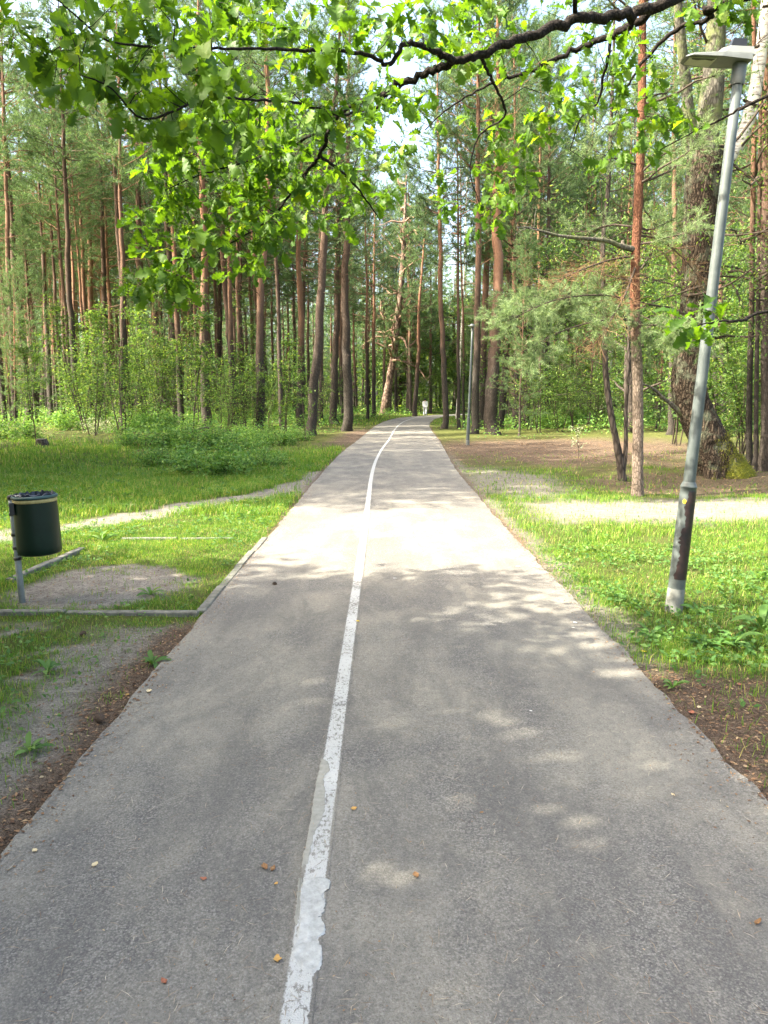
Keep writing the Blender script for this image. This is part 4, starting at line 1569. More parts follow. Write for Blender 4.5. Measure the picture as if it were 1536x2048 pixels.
def undergrowth():
    r = np.random.default_rng(88)
    N = 16000
    y = 18 + 80 * r.random(N) ** 1.25
    x = (r.random(N) * 2 - 1) * (0.52 * y + 2)
    d = out_dist(x, y)
    g, s, l = covers(x, y)
    dens = sm(1.2, 4.0, d) * (1 - 0.95 * l) * (1 - s) * np.where(x < pc(y), sm(23, 30, y - x * 0.05), sm(24, 31, y) * 0.9)
    dens = dens * sm(0.3, 0.55, fbm(x, y, 0.3, 3))
    k = r.random(N) < dens
    x, y = x[k], y[k]
    n = len(x)
    per = 9
    hh = r.uniform(0.15, 0.75, n) * (0.5 + fbm(x, y, 0.2, 2))
    C = np.stack([np.repeat(x, per) + r.normal(size=n * per) * 0.22, np.repeat(y, per) + r.normal(size=n * per) * 0.22,
                  np.repeat(hgt(x, y), per) + np.repeat(hh, per) * r.uniform(0.15, 1.1, n * per)], -1)
    mb = MB()
    k = len(C)
    sz = np.repeat(np.clip(y / 300, 0.07, 0.24), per) * r.uniform(0.7, 1.3, k)
    scatter_shape(mb, DIAM_V, DIAM_T, None, C, rot_frames(rand_dirs(k, r) * (1, 1, 0.5), rand_dirs(k, r) * 0.6 + (0, 0, 1)), sz)
    tag(link('undergrowth', mb.mesh('undergrowth', M['bramble_leaf'], False)), 'low green undergrowth covering the forest floor between the trunks', 'undergrowth', kind='stuff')


undergrowth()


def far_forest():
    r = np.random.default_rng(99)
    tb, nd = MB(), MB()
    n = 0
    while n < 640:
        y = r.uniform(96, 175)
        x = r.uniform(-1, 1) * (0.55 * y)
        if -2 < x - pc(y) < 4 and y < 112:
            continue
        n += 1
        h = r.uniform(15, 22)
        rr = r.uniform(0.09, 0.2)
        z = H1(x, y)
        P = np.array([(x, y, z - 0.5), (x + r.normal() * 0.15, y, z + h * 0.5), (x + r.normal() * 0.3, y, z + h)])
        tube(tb, catmull(P, 6), np.linspace(rr, 0.04, 6), 6, False)
        m = 70
        C = np.stack([x + r.normal(size=m) * 1.0, y + r.normal(size=m) * 1.0, z + h * r.uniform(0.25, 1.0, m)], -1)
        needles(nd, C, r.normal(size=(m, 3)) * (1, 1, 0.3), 12, 0.65, 0.09, 1.0, r)
    # leafy lower storey
    m = 40000
    y = r.uniform(94, 165, m)
    x = r.uniform(-1, 1, m) * 0.56 * y
    ok = (x - pc(np.minimum(y, 111)) < -2.5) | (x - pc(np.minimum(y, 111)) > 3.5) | (y > 114)
    x, y = x[ok], y[ok]
    m = len(x)
    C = np.stack([x, y, hgt(x, y) + 8.0 * r.random(m) ** 1.5], -1)
    lf = MB()
    scatter_shape(lf, DIAM_V, DIAM_T, None, C, rot_frames(rand_dirs(m, r) * (1, 1, 0.5), rand_dirs(m, r) * 0.7 + (0, 0, 1)), 0.5 * r.uniform(0.6, 1.4, m))
    o = tag(link('distant_forest', tb.mesh('distant_trunks', M['pine_bark'])), 'far mass of pines and leafy bushes closing the view', 'forest', kind='stuff')
    tag(link('crowns', nd.mesh('distant_crowns', M['needles'], False), o), kind='stuff')
    tag(link('bushes', lf.mesh('distant_bushes', M['sapling_leaf'], False), o), kind='stuff')


far_forest()


# ------------------------------------------------------------------ grass, weeds, litter
def blades(mb, x, y, L, W, r, lean=1.1):
    n = len(x)
    z = hgt(x, y) - 0.004
    a = r.uniform(0, 2 * PI, n)
    ln = L * r.uniform(0.5, 1.3, n)
    b = r.uniform(0.1, lean, n)
    dx, dy = np.cos(a), np.sin(a)
    base = np.stack([x, y, z], -1)
    side = np.stack([-dy, dx, 0 * dx], -1) * (W * 0.5)[:, None]
    mid = base + np.stack([dx * b * 0.3 * ln, dy * b * 0.3 * ln, ln * 0.55], -1)
    tip = base + np.stack([dx * b * ln, dy * b * ln, ln * (1 - 0.35 * b)], -1)
    V = np.stack([base - side, base + side, mid + side * 0.8, mid - side * 0.8, tip], 1).reshape(-1, 3)
    o = np.arange(n)[:, None] * 5
    mb.add(V, o + np.array([[3, 2, 4]]), o + np.array([[0, 1, 2, 3]]))


def grass():
    r = np.random.default_rng(123)
    mb = MB()
    # near: fine blades
    for (x0, x1, y0, y1, n, L, W) in ((-4.2, -1.2, 1.8, 5.6, 110000, 0.042, 0.0032), (-5.5, -1.2, 5.6, 10.5, 170000, 0.05, 0.0042), (1.4, 6.5, 3.0, 8.5, 230000, 0.05, 0.004), (1.4, 8, 8.5, 13, 60000, 0.08, 0.006),
                                       (-9, -1.2, 10.5, 17, 110000, 0.11, 0.008), (-14, -1.2, 17, 28, 90000, 0.14, 0.014), (1.4, 12, 13, 24, 50000, 0.09, 0.012), (-14, 12, 40, 90, 36000, 0.16, 0.03)):
        x = r.uniform(x0, x1, n)
        y = r.uniform(y0, y1, n)
        inv = np.abs(x) < 0.53 * y + 0.5
        g, s, l = covers(x, y)
        d = out_dist(x, y)
        clump = sm(0.25, 0.62, fbm(x, y, 4.5, 3)) * 0.7 + 0.3
        k = inv & (d > -0.02) & (r.random(n) < (g * clump + (0.012 + 0.22 * sm(0.62, 0.72, fbm(x + 70, y + 11, 5.0, 3))) * (d > 0.06)))
        x, y = x[k], y[k]
        hv = 0.55 + 0.9 * fbm(x + 5, y, 1.1, 2)
        hv = hv * np.where((x > 0), 0.85 + 0.5 * sm(8, 4, y), 1.0)
        blades(mb, x, y, L * hv, np.full(len(x), W), r)
    tag(link('grass', mb.mesh('grass', M['grass'], False)), 'short green grass on both sides of the path', 'grass', kind='stuff')


grass()


def weeds():
    """Clover and small broad leaves mixed into the turf."""
    r = np.random.default_rng(124)
    mb = MB()
    for (x0, x1, y0, y1, n, per, sz) in ((1.5, 4.6, 3.4, 8.2, 2600, 6, 0.042), (-4.0, -1.4, 2.4, 5.6, 900, 6, 0.032), (-4.6, -1.4, 5.7, 9.5, 1500, 6, 0.04), (-8, -1.4, 9.5, 19, 2600, 5, 0.06), (1.6, 7, 8.2, 13, 700, 5, 0.05)):
        x = r.uniform(x0, x1, n)
        y = r.uniform(y0, y1, n)
        g, s, l = covers(x, y)
        k = (r.random(n) < g * sm(0.38, 0.62, fbm(x + 3, y + 60, 1.3, 3))) & (out_dist(x, y) > 0.06)
        x, y = x[k], y[k]
        m = len(x) * per
        C = np.stack([np.repeat(x, per) + r.normal(size=m) * 0.035, np.repeat(y, per) + r.normal(size=m) * 0.035,
                      np.repeat(hgt(x, y), per) + r.uniform(0.012, 0.085, m)], -1)
        scatter_shape(mb, LEAF_V * (1.25, 1, 1), LEAF_T, None, C, rot_frames(rand_dirs(m, r) * (1, 1, 0.4) + (0, 0, 0.15), rand_dirs(m, r) * 0.45 + (0, 0, 1)), sz * r.uniform(0.6, 1.3, m))
    tag(link('clover', mb.mesh('clover', M['weed'], False)), 'small round weed leaves mixed through the turf', 'weeds', kind='stuff')


weeds()


def litter():
    r = np.random.default_rng(125)
    mb = MB()

    def put(x, y, sz, z0=0.004):
        n = len(x)
        on = out_dist(x, y) < 0
        u = (x - pl(y)) / (pr(y) - pl(y))
        z = np.where(on, 0.004 + 0.04 * u * (1 - u) + z0, hgt(x, y) + z0)
        C = np.stack([x, y, z], -1)
        scatter_shape(mb, LEAF_V, LEAF_T, None, C, rot_frames(rand_dirs(n, r) * (1, 1, 0.12), rand_dirs(n, r) * 0.35 + (0, 0, 1)), sz * r.uniform(0.4, 1.4, n))
    n = 90000
    x = r.uniform(-3.6, 2.8, n)
    y = r.uniform(1.9, 11, n)
    g, s, l = covers(x, y)
    k = (out_dist(x, y) > -0.03) & (r.random(n) < l * 0.75 + s * 0.10 + 0.03)
    put(x[k], y[k], 0.023)
    # crumbs that spill over the edge of the asphalt
    n = 3600
    y = r.uniform(1.9, 14, n)
    e = r.random(n) < 0.55
    off = np.abs(r.normal(size=n)) * 0.11
    x = np.where(e, pl(y) + off - 0.03, pr(y) - off + 0.03)
    put(x, y, 0.014)
    n = 1500
    y = 1.8 + 11 * r.random(n) ** 1.4
    x = r.uniform(-1.3, 1.5, n)
    put(x, y, 0.008)
    n = 16000
    x = r.uniform(2, 12, n)
    y = r.uniform(10, 34, n)
    g, s, l = covers(x, y)
    k = r.random(n) < l * 0.8
    put(x[k], y[k], 0.06)
    tag(link('leaf_litter', mb.mesh('leaf_litter', M['litter'], False)), 'brown crumbs of leaves and bark along the path edges', 'litter', kind='stuff')
    # dry pine needles on the asphalt
    nd = MB()
    n = 2600
    y = 1.75 + 10 * r.random(n) ** 1.5
    x = r.uniform(-1.35, 1.55, n)
    u = (x - pl(y)) / (pr(y) - pl(y))
    z = 0.004 + 0.04 * u * (1 - u) + 0.005
    a = r.uniform(0, 2 * PI, n)
    L = r.uniform(0.015, 0.07, n)
    dx, dy = np.cos(a) * L / 2, np.sin(a) * L / 2
    bend = r.normal(size=n) * 0.12
    w = 0.001
    mx, my = -dy * bend, dx * bend
    sx, sy = -np.sin(a) * w, np.cos(a) * w
    V = np.stack([np.stack([x - dx, y - dy, z], -1), np.stack([x + mx - sx, y + my - sy, z + 0.001], -1), np.stack([x + dx, y + dy, z], -1), np.stack([x + mx + sx, y + my + sy, z + 0.001], -1)], 1).reshape(-1, 3)
    nd.add(V, None, np.arange(4 * n).reshape(-1, 4))
    tag(link('needle_litter', nd.mesh('needle_litter', M['dry_needle'], False)), 'dry pine needles strewn thinly over the asphalt', 'litter', kind='stuff')


litter()


# ------------------------------------------------------------------ single weeds
def rosette(px, py, seed, label, n=9, L=0.2, up=0.8, mat='weed'):
    r = np.random.default_rng(seed)
    p = G(px, py)
    o = thing('weed_plant', label, 'weed', (p[0], p[1], H1(p[0], p[1])))
    me_cache = []
    for k in range(3):
        t = np.linspace(0, 1, 6)
        hw = np.array([0.02, 0.07, 0.12, 0.14, 0.10, 0.0])
        zc = 0.9 * t * up - 0.75 * t ** 2 * up
        V = []
        for i in range(6):
            V += [(-hw[i], t[i], zc[i] + hw[i] * 0.3), (0, t[i], zc[i]), (hw[i], t[i], zc[i] + hw[i] * 0.3)]
        q = []
        for i in range(5):
            q += [(i * 3, i * 3 + 1, i * 3 + 4, i * 3 + 3), (i * 3 + 1, i * 3 + 2, i * 3 + 5, i * 3 + 4)]
        mb = MB()
        mb.add(np.array(V), None, q)
        me_cache.append(mb.mesh('weed_leaf', M[mat]))
        break
    for k in range(n):
        lf = link('leaf', me_cache[0], o)
        lf.rotation_euler = (r.uniform(-0.1, 0.5), r.normal() * 0.2, k * 2.4 + r.normal() * 0.3)
        s = L * r.uniform(0.6, 1.2)
        lf.scale = (s * 0.9, s, s)
    return o


for i, (px, py, L, up, lb) in enumerate([
        (1462, 1292, 0.22, 1.0, 'broad leaved weed at the grass edge below the lamp post'),
        (1525, 1262, 0.24, 1.2, 'tall upright weed at the right picture edge'),
        (1410, 1296, 0.17, 0.9, 'spreading weed between bare soil and lamp post'),
        (1300, 1272, 0.14, 0.8, 'low weed where the right grass meets the path'),
        (1225, 1190, 0.12, 0.8, 'small weed tuft near the path left of the lamp post'),
        (1395, 1228, 0.14, 0.9, 'weed clump growing at the lamp post foot'),
        (1345, 1373, 0.09, 1.0, 'tiny weed alone on the bare soil at right'),
        (305, 1325, 0.11, 0.8, 'ragged weed among brown litter beside the left path edge'),
        (205, 1085, 0.22, 1.0, 'leafy weed clump at the back corner of the bay'),
        (300, 1190, 0.13, 0.9, 'weed tuft on the bay turf beside the sandy patch'),
        (95, 1345, 0.12, 0.8, 'pale weed in the left foreground turf'),
        (60, 1500, 0.10, 0.7, 'sparse weed on the shady soil at lower left')]):
    rosette(px, py, 200 + i, lb, 8 + i % 4, L, up)


# ------------------------------------------------------------------ concrete edging of the bay
def edging():
    o = thing('concrete_edging', 'grey concrete edging stones framing the small bay left of the path', 'edging', (-1.4, 5.64, 0))
    c = 0

    def run(a, b, n, top, w=0.075, jit=0.004):
        nonlocal c
        a, b = np.array(a, float), np.array(b, float)
        d = b - a
        L = np.linalg.norm(d) / n
        ang = math.atan2(d[1], d[0])
        mb = MB()
        box(mb, (0, 0, 0), (L - 0.008, w, 0.18), 0, 0.008)
        me = mb.mesh('edging_stone', M['concrete'], False)
        for i in range(n):
            p = a + d * (i + 0.5) / n
            s = link('edging_stone', me, o)
            s.location = (p[0] + 1.4 + random.gauss(0, jit), p[1] - 5.64 + random.gauss(0, jit), top - 0.09 + random.gauss(0, jit))
            s.rotation_euler = (0, random.gauss(0, 0.004), ang + random.gauss(0, 0.006))
            c += 1
    run((-1.40, 5.62), (-4.4, 5.64), 3, 0.034, 0.065)
    run((-1.41, 5.70), (-1.40, 8.86), 4, 0.016)
    run((-1.75, 8.83), (-3.05, 8.79), 2, 0.022)
    g0, g1 = G(165, 1100), G(20, 1165)
    run((g0[0], g0[1]), (g1[0], g1[1]), 2, 0.035)


edging()


# ------------------------------------------------------------------ litter bin
def litter_bin():
    x, y = -2.93, 6.06
    z = H1(x, y)
    lean = -0.035
    o = thing('litter_bin', 'dark green round litter bin hung on a grey post left of the path', 'litter bin', (x, y, z))
    o.rotation_euler = (0, lean, 0)
    o.scale = (0.96, 0.96, 0.98)
    m = MB()
    tube(m, [(0, 0, -0.15), (0, 0, 0.3), (0, 0, 0.6), (0, 0, 0.87)], 0.026, 16)
    post = link('post', m.mesh('bin_post', M['galv']), o)
    m = MB()
    lathe(m, [(0.0, 0.895), (0.022, 0.895), (0.033, 0.885), (0.033, 0.862), (0.027, 0.86)], 16)
    link('cap', m.mesh('post_cap', M['black_plastic']), post)
    bx = 0.225
    m = MB()
    lathe(m, [(0.0, 0.385), (0.155, 0.385), (0.178, 0.392), (0.188, 0.41), (0.190, 0.45), (0.190, 0.60), (0.187, 0.75), (0.184, 0.845), (0.184, 0.86), (0.175, 0.86), (0.172, 0.60), (0.168, 0.42), (0.0, 0.415)], 40)
    body = link('body', m.mesh('bin_body', M['bin_green']), o, (bx - 0.018, -0.03, 0.045))
    body.scale = (0.91, 0.91, 0.95)
    m = MB()
    lathe(m, [(0.186, 0.835), (0.1885, 0.837), (0.1885, 0.862), (0.186, 0.864)], 40)
    link('band', m.mesh('bin_band', M['bin_band']), body)
    m = MB()
    lathe(m, [(0.186, 0.866), (0.196, 0.868), (0.198, 0.878), (0.194, 0.89), (0.180, 0.894), (0.172, 0.888), (0.170, 0.86)], 40)
    link('rim', m.mesh('bin_rim', M['bin_rim']), body)
    # crumpled liner
    r = np.random.default_rng(3)
    m = MB()
    n = 48
    rings = []
    for k, (rr, zz) in enumerate(((0.171, 0.86), (0.176, 0.898), (0.165, 0.905), (0.155, 0.85), (0.14, 0.7), (0.0, 0.66))):
        a = np.linspace(0, 2 * PI, n, endpoint=False)
        rj = rr + r.normal(size=n) * 0.004
        rings.append(np.stack([rj * np.cos(a), rj * np.sin(a), zz + r.normal(size=n) * (0.008 if 0 < k < 4 else 0.002)], -1))
    V = np.array(rings)
    i = np.arange(5)[:, None] * n
    j = np.arange(n)[None, :]
    j2 = (j + 1) % n
    m.add(V.reshape(-1, 3), None, np.stack([i + j, i + j2, i + n + j2, i + n + j], -1).reshape(-1, 4))
    link('liner', m.mesh('bin_liner', M['bag'], False), body)
    # bracket, clamps and lock plate
    m = MB()
    box(m, (0.045, -0.01, 0.63), (0.05, 0.05, 0.46), 0, 0.004)
    link('bracket', m.mesh('bin_bracket', M['black_plastic'], False), o)
    for zz in (0.46, 0.57, 0.74, 0.37):
        m = MB()
        lathe(m, [(0.027, zz - 0.012), (0.032, zz - 0.012), (0.032, zz + 0.012), (0.027, zz + 0.012)], 16)
        link('clamp', m.mesh('bin_clamp', M['black_plastic']), o)
    m = MB()
    box(m, (0.075, -0.165, 0.80), (0.035, 0.03, 0.10), 0.4, 0.004)
    link('latch', m.mesh('bin_latch', M['black_plastic'], False), o)


litter_bin()


# ------------------------------------------------------------------ lamp posts
def lamp_post(base, top, label, detail=True, s=1.0):
    base = np.array(base, float)
    top = np.array(top, float)
    d = top - base
    Ht = np.linalg.norm(d)
    o = thing('lamp_post', label, 'lamp post', base)
    o.rotation_euler = (-math.atan2(d[1], d[2]), math.atan2(d[0], d[2]), 0)
    m = MB()
    lathe(m, [(0.064, -0.3), (0.064, 0.0), (0.062, 0.15), (0.058, 0.9), (0.057, 0.955), (0.060, 0.957), (0.060, 0.967), (0.056, 0.972), (0.053, 0.985), (0.045, 1.0)], 28)
    lo = link('lower_post', m.mesh('lower_post', M['post_paint']), o)
    m = MB()
    lathe(m, [(0.044, 0.995), (0.041, 1.5), (0.036, Ht - 0.6), (0.033, Ht), (0.0, Ht)], 24)
    link('upper_post', m.mesh('upper_post', M['post_paint']), o)
    # scuffed pale base sleeve
    m = MB()
    lathe(m, [(0.0655, -0.02), (0.0650, 0.08), (0.0640, 0.15), (0.0615, 0.19)], 28)
    link('worn_base', m.mesh('worn_base', M['post_bare']), lo)
    if detail:
        # strip of black tar paint with torn edges on the side facing the camera and right
        r = np.random.default_rng(8)
        n = 46
        zs = np.linspace(0.26, 0.935, n)
        m = MB()
        V = []
        for z in zs:
            f = (z - 0.26) / 0.675
            a0 = math.radians(-124 + 10 * f) + r.normal() * 0.10 - 0.15 * math.sin(f * 17)
            a1 = math.radians(-4) + r.normal() * 0.04
            rr = np.interp(z, [0.15, 0.9, 0.955], [0.062, 0.058, 0.057]) + 0.0022
            V.append([(rr * math.cos(a), rr * math.sin(a), z) for a in np.linspace(a0, a1, 9)])
        V = np.array(V)
        i = np.arange(n - 1)[:, None] * 9
        j = np.arange(8)[None, :]
        m.add(V.reshape(-1, 3), None, np.stack([i + j, i + j + 1, i + 10 + j, i + 9 + j], -1).reshape(-1, 4))
        link('tar_strip', m.mesh('tar_strip', M['tar']), lo)
        m = MB()
        V = []
        for k in range(14):
            t = 2 * PI * k / 14
            a = math.radians(-128) + 0.22 * math.cos(t)
            V.append((0.0605 * math.cos(a), 0.0605 * math.sin(a), 0.855 + 0.018 * math.sin(t)))
        V.append(tuple(np.mean(V, 0) * (1.004, 1.004, 1)))
        m.add(np.array(V), [(k, (k + 1) % 14, 14) for k in range(14)])
        link('sticker', m.mesh('sticker', M['sticker']), lo)
    # lamp head: flat wedge reaching over the path, with a raised rear housing
    m = MB()
    zt = Ht - 0.03
    L, W = 0.40, 0.20

    def slab(pts_lo, pts_hi):
        V = np.array(pts_lo + pts_hi, float)
        n = len(pts_lo)
        q = [(k, (k + 1) % n, n + (k + 1) % n, n + k) for k in range(n)]
        t = [(0, k + 1, k) for k in range(1, n - 1)] + [(n, n + k, n + k + 1) for k in range(1, n - 1)]
        m.add(V, t, q)
    plan = [(0.055, -0.08), (0.055, 0.08), (-0.16, W / 2), (-L + 0.04, W / 2 - 0.01), (-L, W / 2 - 0.05), (-L, -W / 2 + 0.05), (-L + 0.04, -W / 2 + 0.01), (-0.16, -W / 2)]
    slab([(a, b, zt) for a, b in plan], [(a * 0.96, b * 0.9, zt + 0.045 - 0.03 * max(0, -a) / L) for a, b in plan])
    head = link('lamp_head', m.mesh('lamp_head', M['lamp_white'], False), o)
    head.rotation_euler = (0, 0, 0 if detail else 1.25)
    m = MB()
    pl2 = [(0.075, -0.07), (0.075, 0.07), (-0.14, 0.06), (-0.20, 0.0), (-0.14, -0.06)]
    slab([(a, b, zt + 0.035) for a, b in pl2], [(a * 0.7 + 0.01, b * 0.7, zt + 0.095) for a, b in pl2])
    link('rear_housing', m.mesh('rear_housing', M['lamp_white'], False), head)
    m = MB()
    slab([(a, b, zt - 0.008) for a, b in [(-0.19, -0.07), (-0.19, 0.07), (-0.37, 0.055), (-0.37, -0.055)]], [(a, b, zt + 0.004) for a, b in [(-0.19, -0.07), (-0.19, 0.07), (-0.37, 0.055), (-0.37, -0.055)]])
    link('lens', m.mesh('lens', M['lamp_glass'], False), head)
    if detail:
        m = MB()
        slab([(a, b, zt - 0.0105) for a, b in [(-0.20, -0.064), (-0.21, -0.035), (-0.26, -0.045), (-0.31, -0.03), (-0.35, -0.04), (-0.355, -0.052)]], [(a, b, zt - 0.008) for a, b in [(-0.20, -0.064), (-0.21, -0.035), (-0.26, -0.045), (-0.31, -0.03), (-0.35, -0.04), (-0.355, -0.052)]])
        link('dirt', m.mesh('lens_dirt', M['lamp_dirt'], False), head)
        m = MB()
        V0 = [(0.02, -0.04), (0.02, 0.04), (-0.09, 0.035), (-0.09, -0.035)]
        slab([(a, b, zt + 0.09) for a, b in V0], [(a * 0.8 + 0.0, b * 0.8, zt + 0.15) for a, b in V0])
        link('sensor', m.mesh('lamp_sensor', M['black_plastic'], False), head)
    m = MB()
    lathe(m, [(0.042, zt - 0.14), (0.046, zt - 0.13), (0.047, zt - 0.01), (0.042, zt)], 20)
    link('collar', m.mesh('lamp_collar', M['lamp_white']), head)
    return o


b0 = G(1347, 1222)
b0[2] = H1(b0[0], b0[1])
lamp_post(b0, PD(1481, 118, b0[1]), 'leaning grey lamp post with black tar on its foot, right of the path')
b1 = G(935, 890)
b1[2] = H1(b1[0], b1[1])
lamp_post(b1, PD(945, 652, b1[1]), 'far small lamp post in front of the orange pine', False)


# ------------------------------------------------------------------ the walker
def walker():
    p = G(850, 832)
    y = p[1]
    o = thing('person', 'person in white top and white trousers walking away on the far path', 'person', (p[0], y, 0.02))
    o.rotation_euler = (0, 0, -0.25)

    def skin(name, verts, edges, rad, mat, parent, sub=2):
        me = bpy.data.meshes.new(name)
        me.from_pydata(verts, edges, [])
        ob = link(name, me, parent)
        md = ob.modifiers.new('Skin', 'SKIN')
        for v, rr in zip(me.skin_vertices[0].data, rad):
            v.radius = rr if isinstance(rr, tuple) else (rr, rr)
        me.skin_vertices[0].data[0].use_root = True
        sb = ob.modifiers.new('Subdivision', 'SUBSURF')
        sb.levels = sb.render_levels = sub
        me.materials.append(mat)
        return ob
    # joints: facing +y
    V = [(0, 0, 0.93), (0, 0, 1.12), (0, 0.01, 1.32), (0, 0.01, 1.44), (0, 0.02, 1.52), (0, 0.03, 1.60), (0, 0.03, 1.68),
         (-0.18, 0.0, 1.40), (-0.23, 0.02, 1.13), (-0.22, 0.14, 0.90), (-0.215, 0.18, 0.80),
         (0.18, 0.0, 1.40), (0.23, -0.05, 1.13), (0.23, -0.08, 0.88), (0.23, -0.08, 0.78),
         (-0.11, 0, 0.88), (-0.13, 0.14, 0.50), (-0.14, 0.12, 0.09), (-0.14, 0.24, 0.035),
         (0.11, 0, 0.88), (0.13, -0.04, 0.50), (0.14, -0.24, 0.13), (0.14, -0.14, 0.035)]
    E_ = [(0, 1), (1, 2), (2, 3), (3, 4), (4, 5), (5, 6), (3, 7), (7, 8), (8, 9), (9, 10), (3, 11), (11, 12), (12, 13), (13, 14), (0, 15), (15, 16), (16, 17), (17, 18), (0, 19), (19, 20), (20, 21), (21, 22)]
    R_ = [(0.15, 0.10), (0.14, 0.10), (0.16, 0.11), (0.10, 0.08), 0.05, (0.08, 0.10), (0.07, 0.09), 0.06, 0.045, 0.035, 0.03, 0.06, 0.045, 0.035, 0.03, 0.09, 0.06, 0.04, 0.035, 0.09, 0.06, 0.04, 0.035]
    body = skin('body', V, E_, R_, M['skin'], o)
    tv = [V[i] for i in (0, 1, 2, 3, 7, 8, 9, 11, 12, 13)]
    skin('shirt', [(0, 0, 0.84)] + tv, [(0, 1), (1, 2), (2, 3), (3, 4), (4, 5), (5, 6), (6, 7), (4, 8), (8, 9), (9, 10)], [(0.19, 0.14), (0.185, 0.135), (0.175, 0.13), (0.19, 0.14), (0.12, 0.10), 0.085, 0.068, 0.06, 0.085, 0.068, 0.06], M['white_cloth'], o)
    lv = [V[i] for i in (0, 15, 16, 17, 19, 20, 21)]
    skin('trousers', lv, [(0, 1), (1, 2), (2, 3), (0, 4), (4, 5), (5, 6)], [(0.15, 0.11), 0.11, 0.09, 0.08, 0.11, 0.09, 0.08], M['white_cloth'], o)
    m = MB()
    lathe(m, [(0.0, 1.775), (0.05, 1.768), (0.085, 1.74), (0.102, 1.69), (0.10, 1.64), (0.085, 1.585), (0.05, 1.56), (0.0, 1.555)], 18)
    hair = link('hair', m.mesh('hair', M['hair']), o, (0, -0.005, 0))
    for k in (18, 22):
        m = MB()
        q = V[k]
        tube(m, [(q[0], q[1] - 0.13, 0.045), (q[0], q[1] - 0.08, 0.05), (q[0], q[1], 0.045), (q[0], q[1] + 0.07, 0.035)], [0.035, 0.047, 0.045, 0.03], 10)
        link('shoe', m.mesh('shoe', M['white_cloth']), o)


walker()


# ------------------------------------------------------------------ stump, arched branch, small things on the ground
def stump():
    p = G(86, 912)
    o = thing('tree_stump', 'small old tree stump on the left grass', 'stump', (p[0], p[1], H1(p[0], p[1])))
    m = MB()
    n, sides = 8, 20
    P = np.stack([np.zeros(n), np.zeros(n), np.linspace(-0.1, 0.22, n)], -1)
    tube(m, P, np.linspace(0.24, 0.15, n), sides, True, 0, 0.3, 5)
    link('trunk', m.mesh('stump_wood', M['dark_bark']), o)
    m = MB()
    lathe(m, [(0.0, 0.226), (0.12, 0.224), (0.145, 0.21)], 18)
    link('cut_face', m.mesh('stump_cut', M['stump_cut']), o)


stump()


def arched_branch():
    p = G(446, 886)
    z0 = H1(p[0], p[1])
    o = thing('fallen_branch', 'arched fallen branch in front of the dark trunk pine', 'branch', (p[0], p[1], z0))
    m = MB()
    pts = [PD(447, 892, p[1]), PD(440, 872, p[1]), PD(426, 860, p[1]), PD(410, 855, p[1]), PD(388, 862, p[1] - 0.2), PD(372, 882, p[1] - 0.4)]
    P = catmull(np.array(pts) - np.array([p[0], p[1], z0]), 24)
    P[-1, 2] = H1(P[-1, 0] + p[0], P[-1, 1] + p[1]) - z0 - 0.02
    tube(m, P, np.linspace(0.05, 0.02, 24), 8, True, 0, 0.2, 8)
    link('stem', m.mesh('arched_branch', M['grey_bark']), o)


arched_branch()


# ------------------------------------------------------------------ oak leaves (shared with fallen leaves)
OT = np.array([0.0, 0.10, 0.19, 0.29, 0.37, 0.48, 0.56, 0.68, 0.76, 0.87, 0.94, 1.0])
OW = np.array([0.012, 0.05, 0.165, 0.085, 0.26, 0.13, 0.335, 0.19, 0.30, 0.16, 0.17, 0.0])
OS = np.array([0.0, 0.0, 0.05, 0.0, 0.06, 0.0, 0.06, 0.0, 0.05, 0.0, 0.02, 0.0])


def oak_leaf_arrays(seed, fold=0.35, droop=0.28, wave=0.03):
    r = np.random.default_rng(seed)
    V, q = [], []
    k = len(OT)
    for i in range(k):
        t = OT[i]
        zc = -droop * t * t + 0.12 * t
        wl = OW[i] * r.uniform(0.85, 1.15)
        wr = OW[i] * r.uniform(0.85, 1.15)
        V.append((-wl, t + OS[i], zc + wl * fold + r.normal() * wave))
        V.append((0, t, zc))
        V.append((wr, t + OS[i], zc + wr * fold + r.normal() * wave))
    for i in range(k - 1):
        a = i * 3
        q += [(a, a + 1, a + 4, a + 3), (a + 1, a + 2, a + 5, a + 4)]
    # stalk
    b = len(V)
    V += [(-0.012, 0, 0), (0.012, 0, 0), (0.008, -0.12, 0.02), (-0.008, -0.12, 0.02)]
    q.append((b, b + 3, b + 2, b + 1))
    return np.array(V), np.array(q)


OAK_V = [oak_leaf_arrays(s, f, d, w) for s, f, d, w in ((1, 0.45, 0.3, 0.04), (2, -0.2, 0.45, 0.05), (3, 0.8, 0.1, 0.05), (4, 0.3, 0.7, 0.06))]


def fallen_leaf_mesh(seed, w, curl, col):
    r = np.random.default_rng(seed)
    t = np.linspace(0, 1, 8)
    hw = np.sin(np.pi * t ** 0.85) ** 0.8 * w * r.uniform(0.7, 1.2, 8) + 0.01
    V, q = [], []
    for i in range(8):
        for s in (-1, -0.5, 0, 0.5, 1):
            V.append((s * hw[i], t[i] - 0.5, 0.05 + curl * (s * s * 0.35 + (t[i] - 0.5) ** 2) * 0.6 + r.normal() * 0.035))
    for i in range(7):
        for j in range(4):
            a = i * 5 + j
            q.append((a, a + 1, a + 6, a + 5))
    mb = MB()
    V = np.array(V)
    V[:, 2] -= V[:, 2].min()
    mb.add(V, None, q)
    return mb.mesh('fallen_leaf', col)


def fl_col(name, a, b):
    k = NT(name)
    n = k.noise(k.coord('Object'), 5, 4)
    return k.done(k.principled(k.mix(n, a, b), 0.7, 0.3))


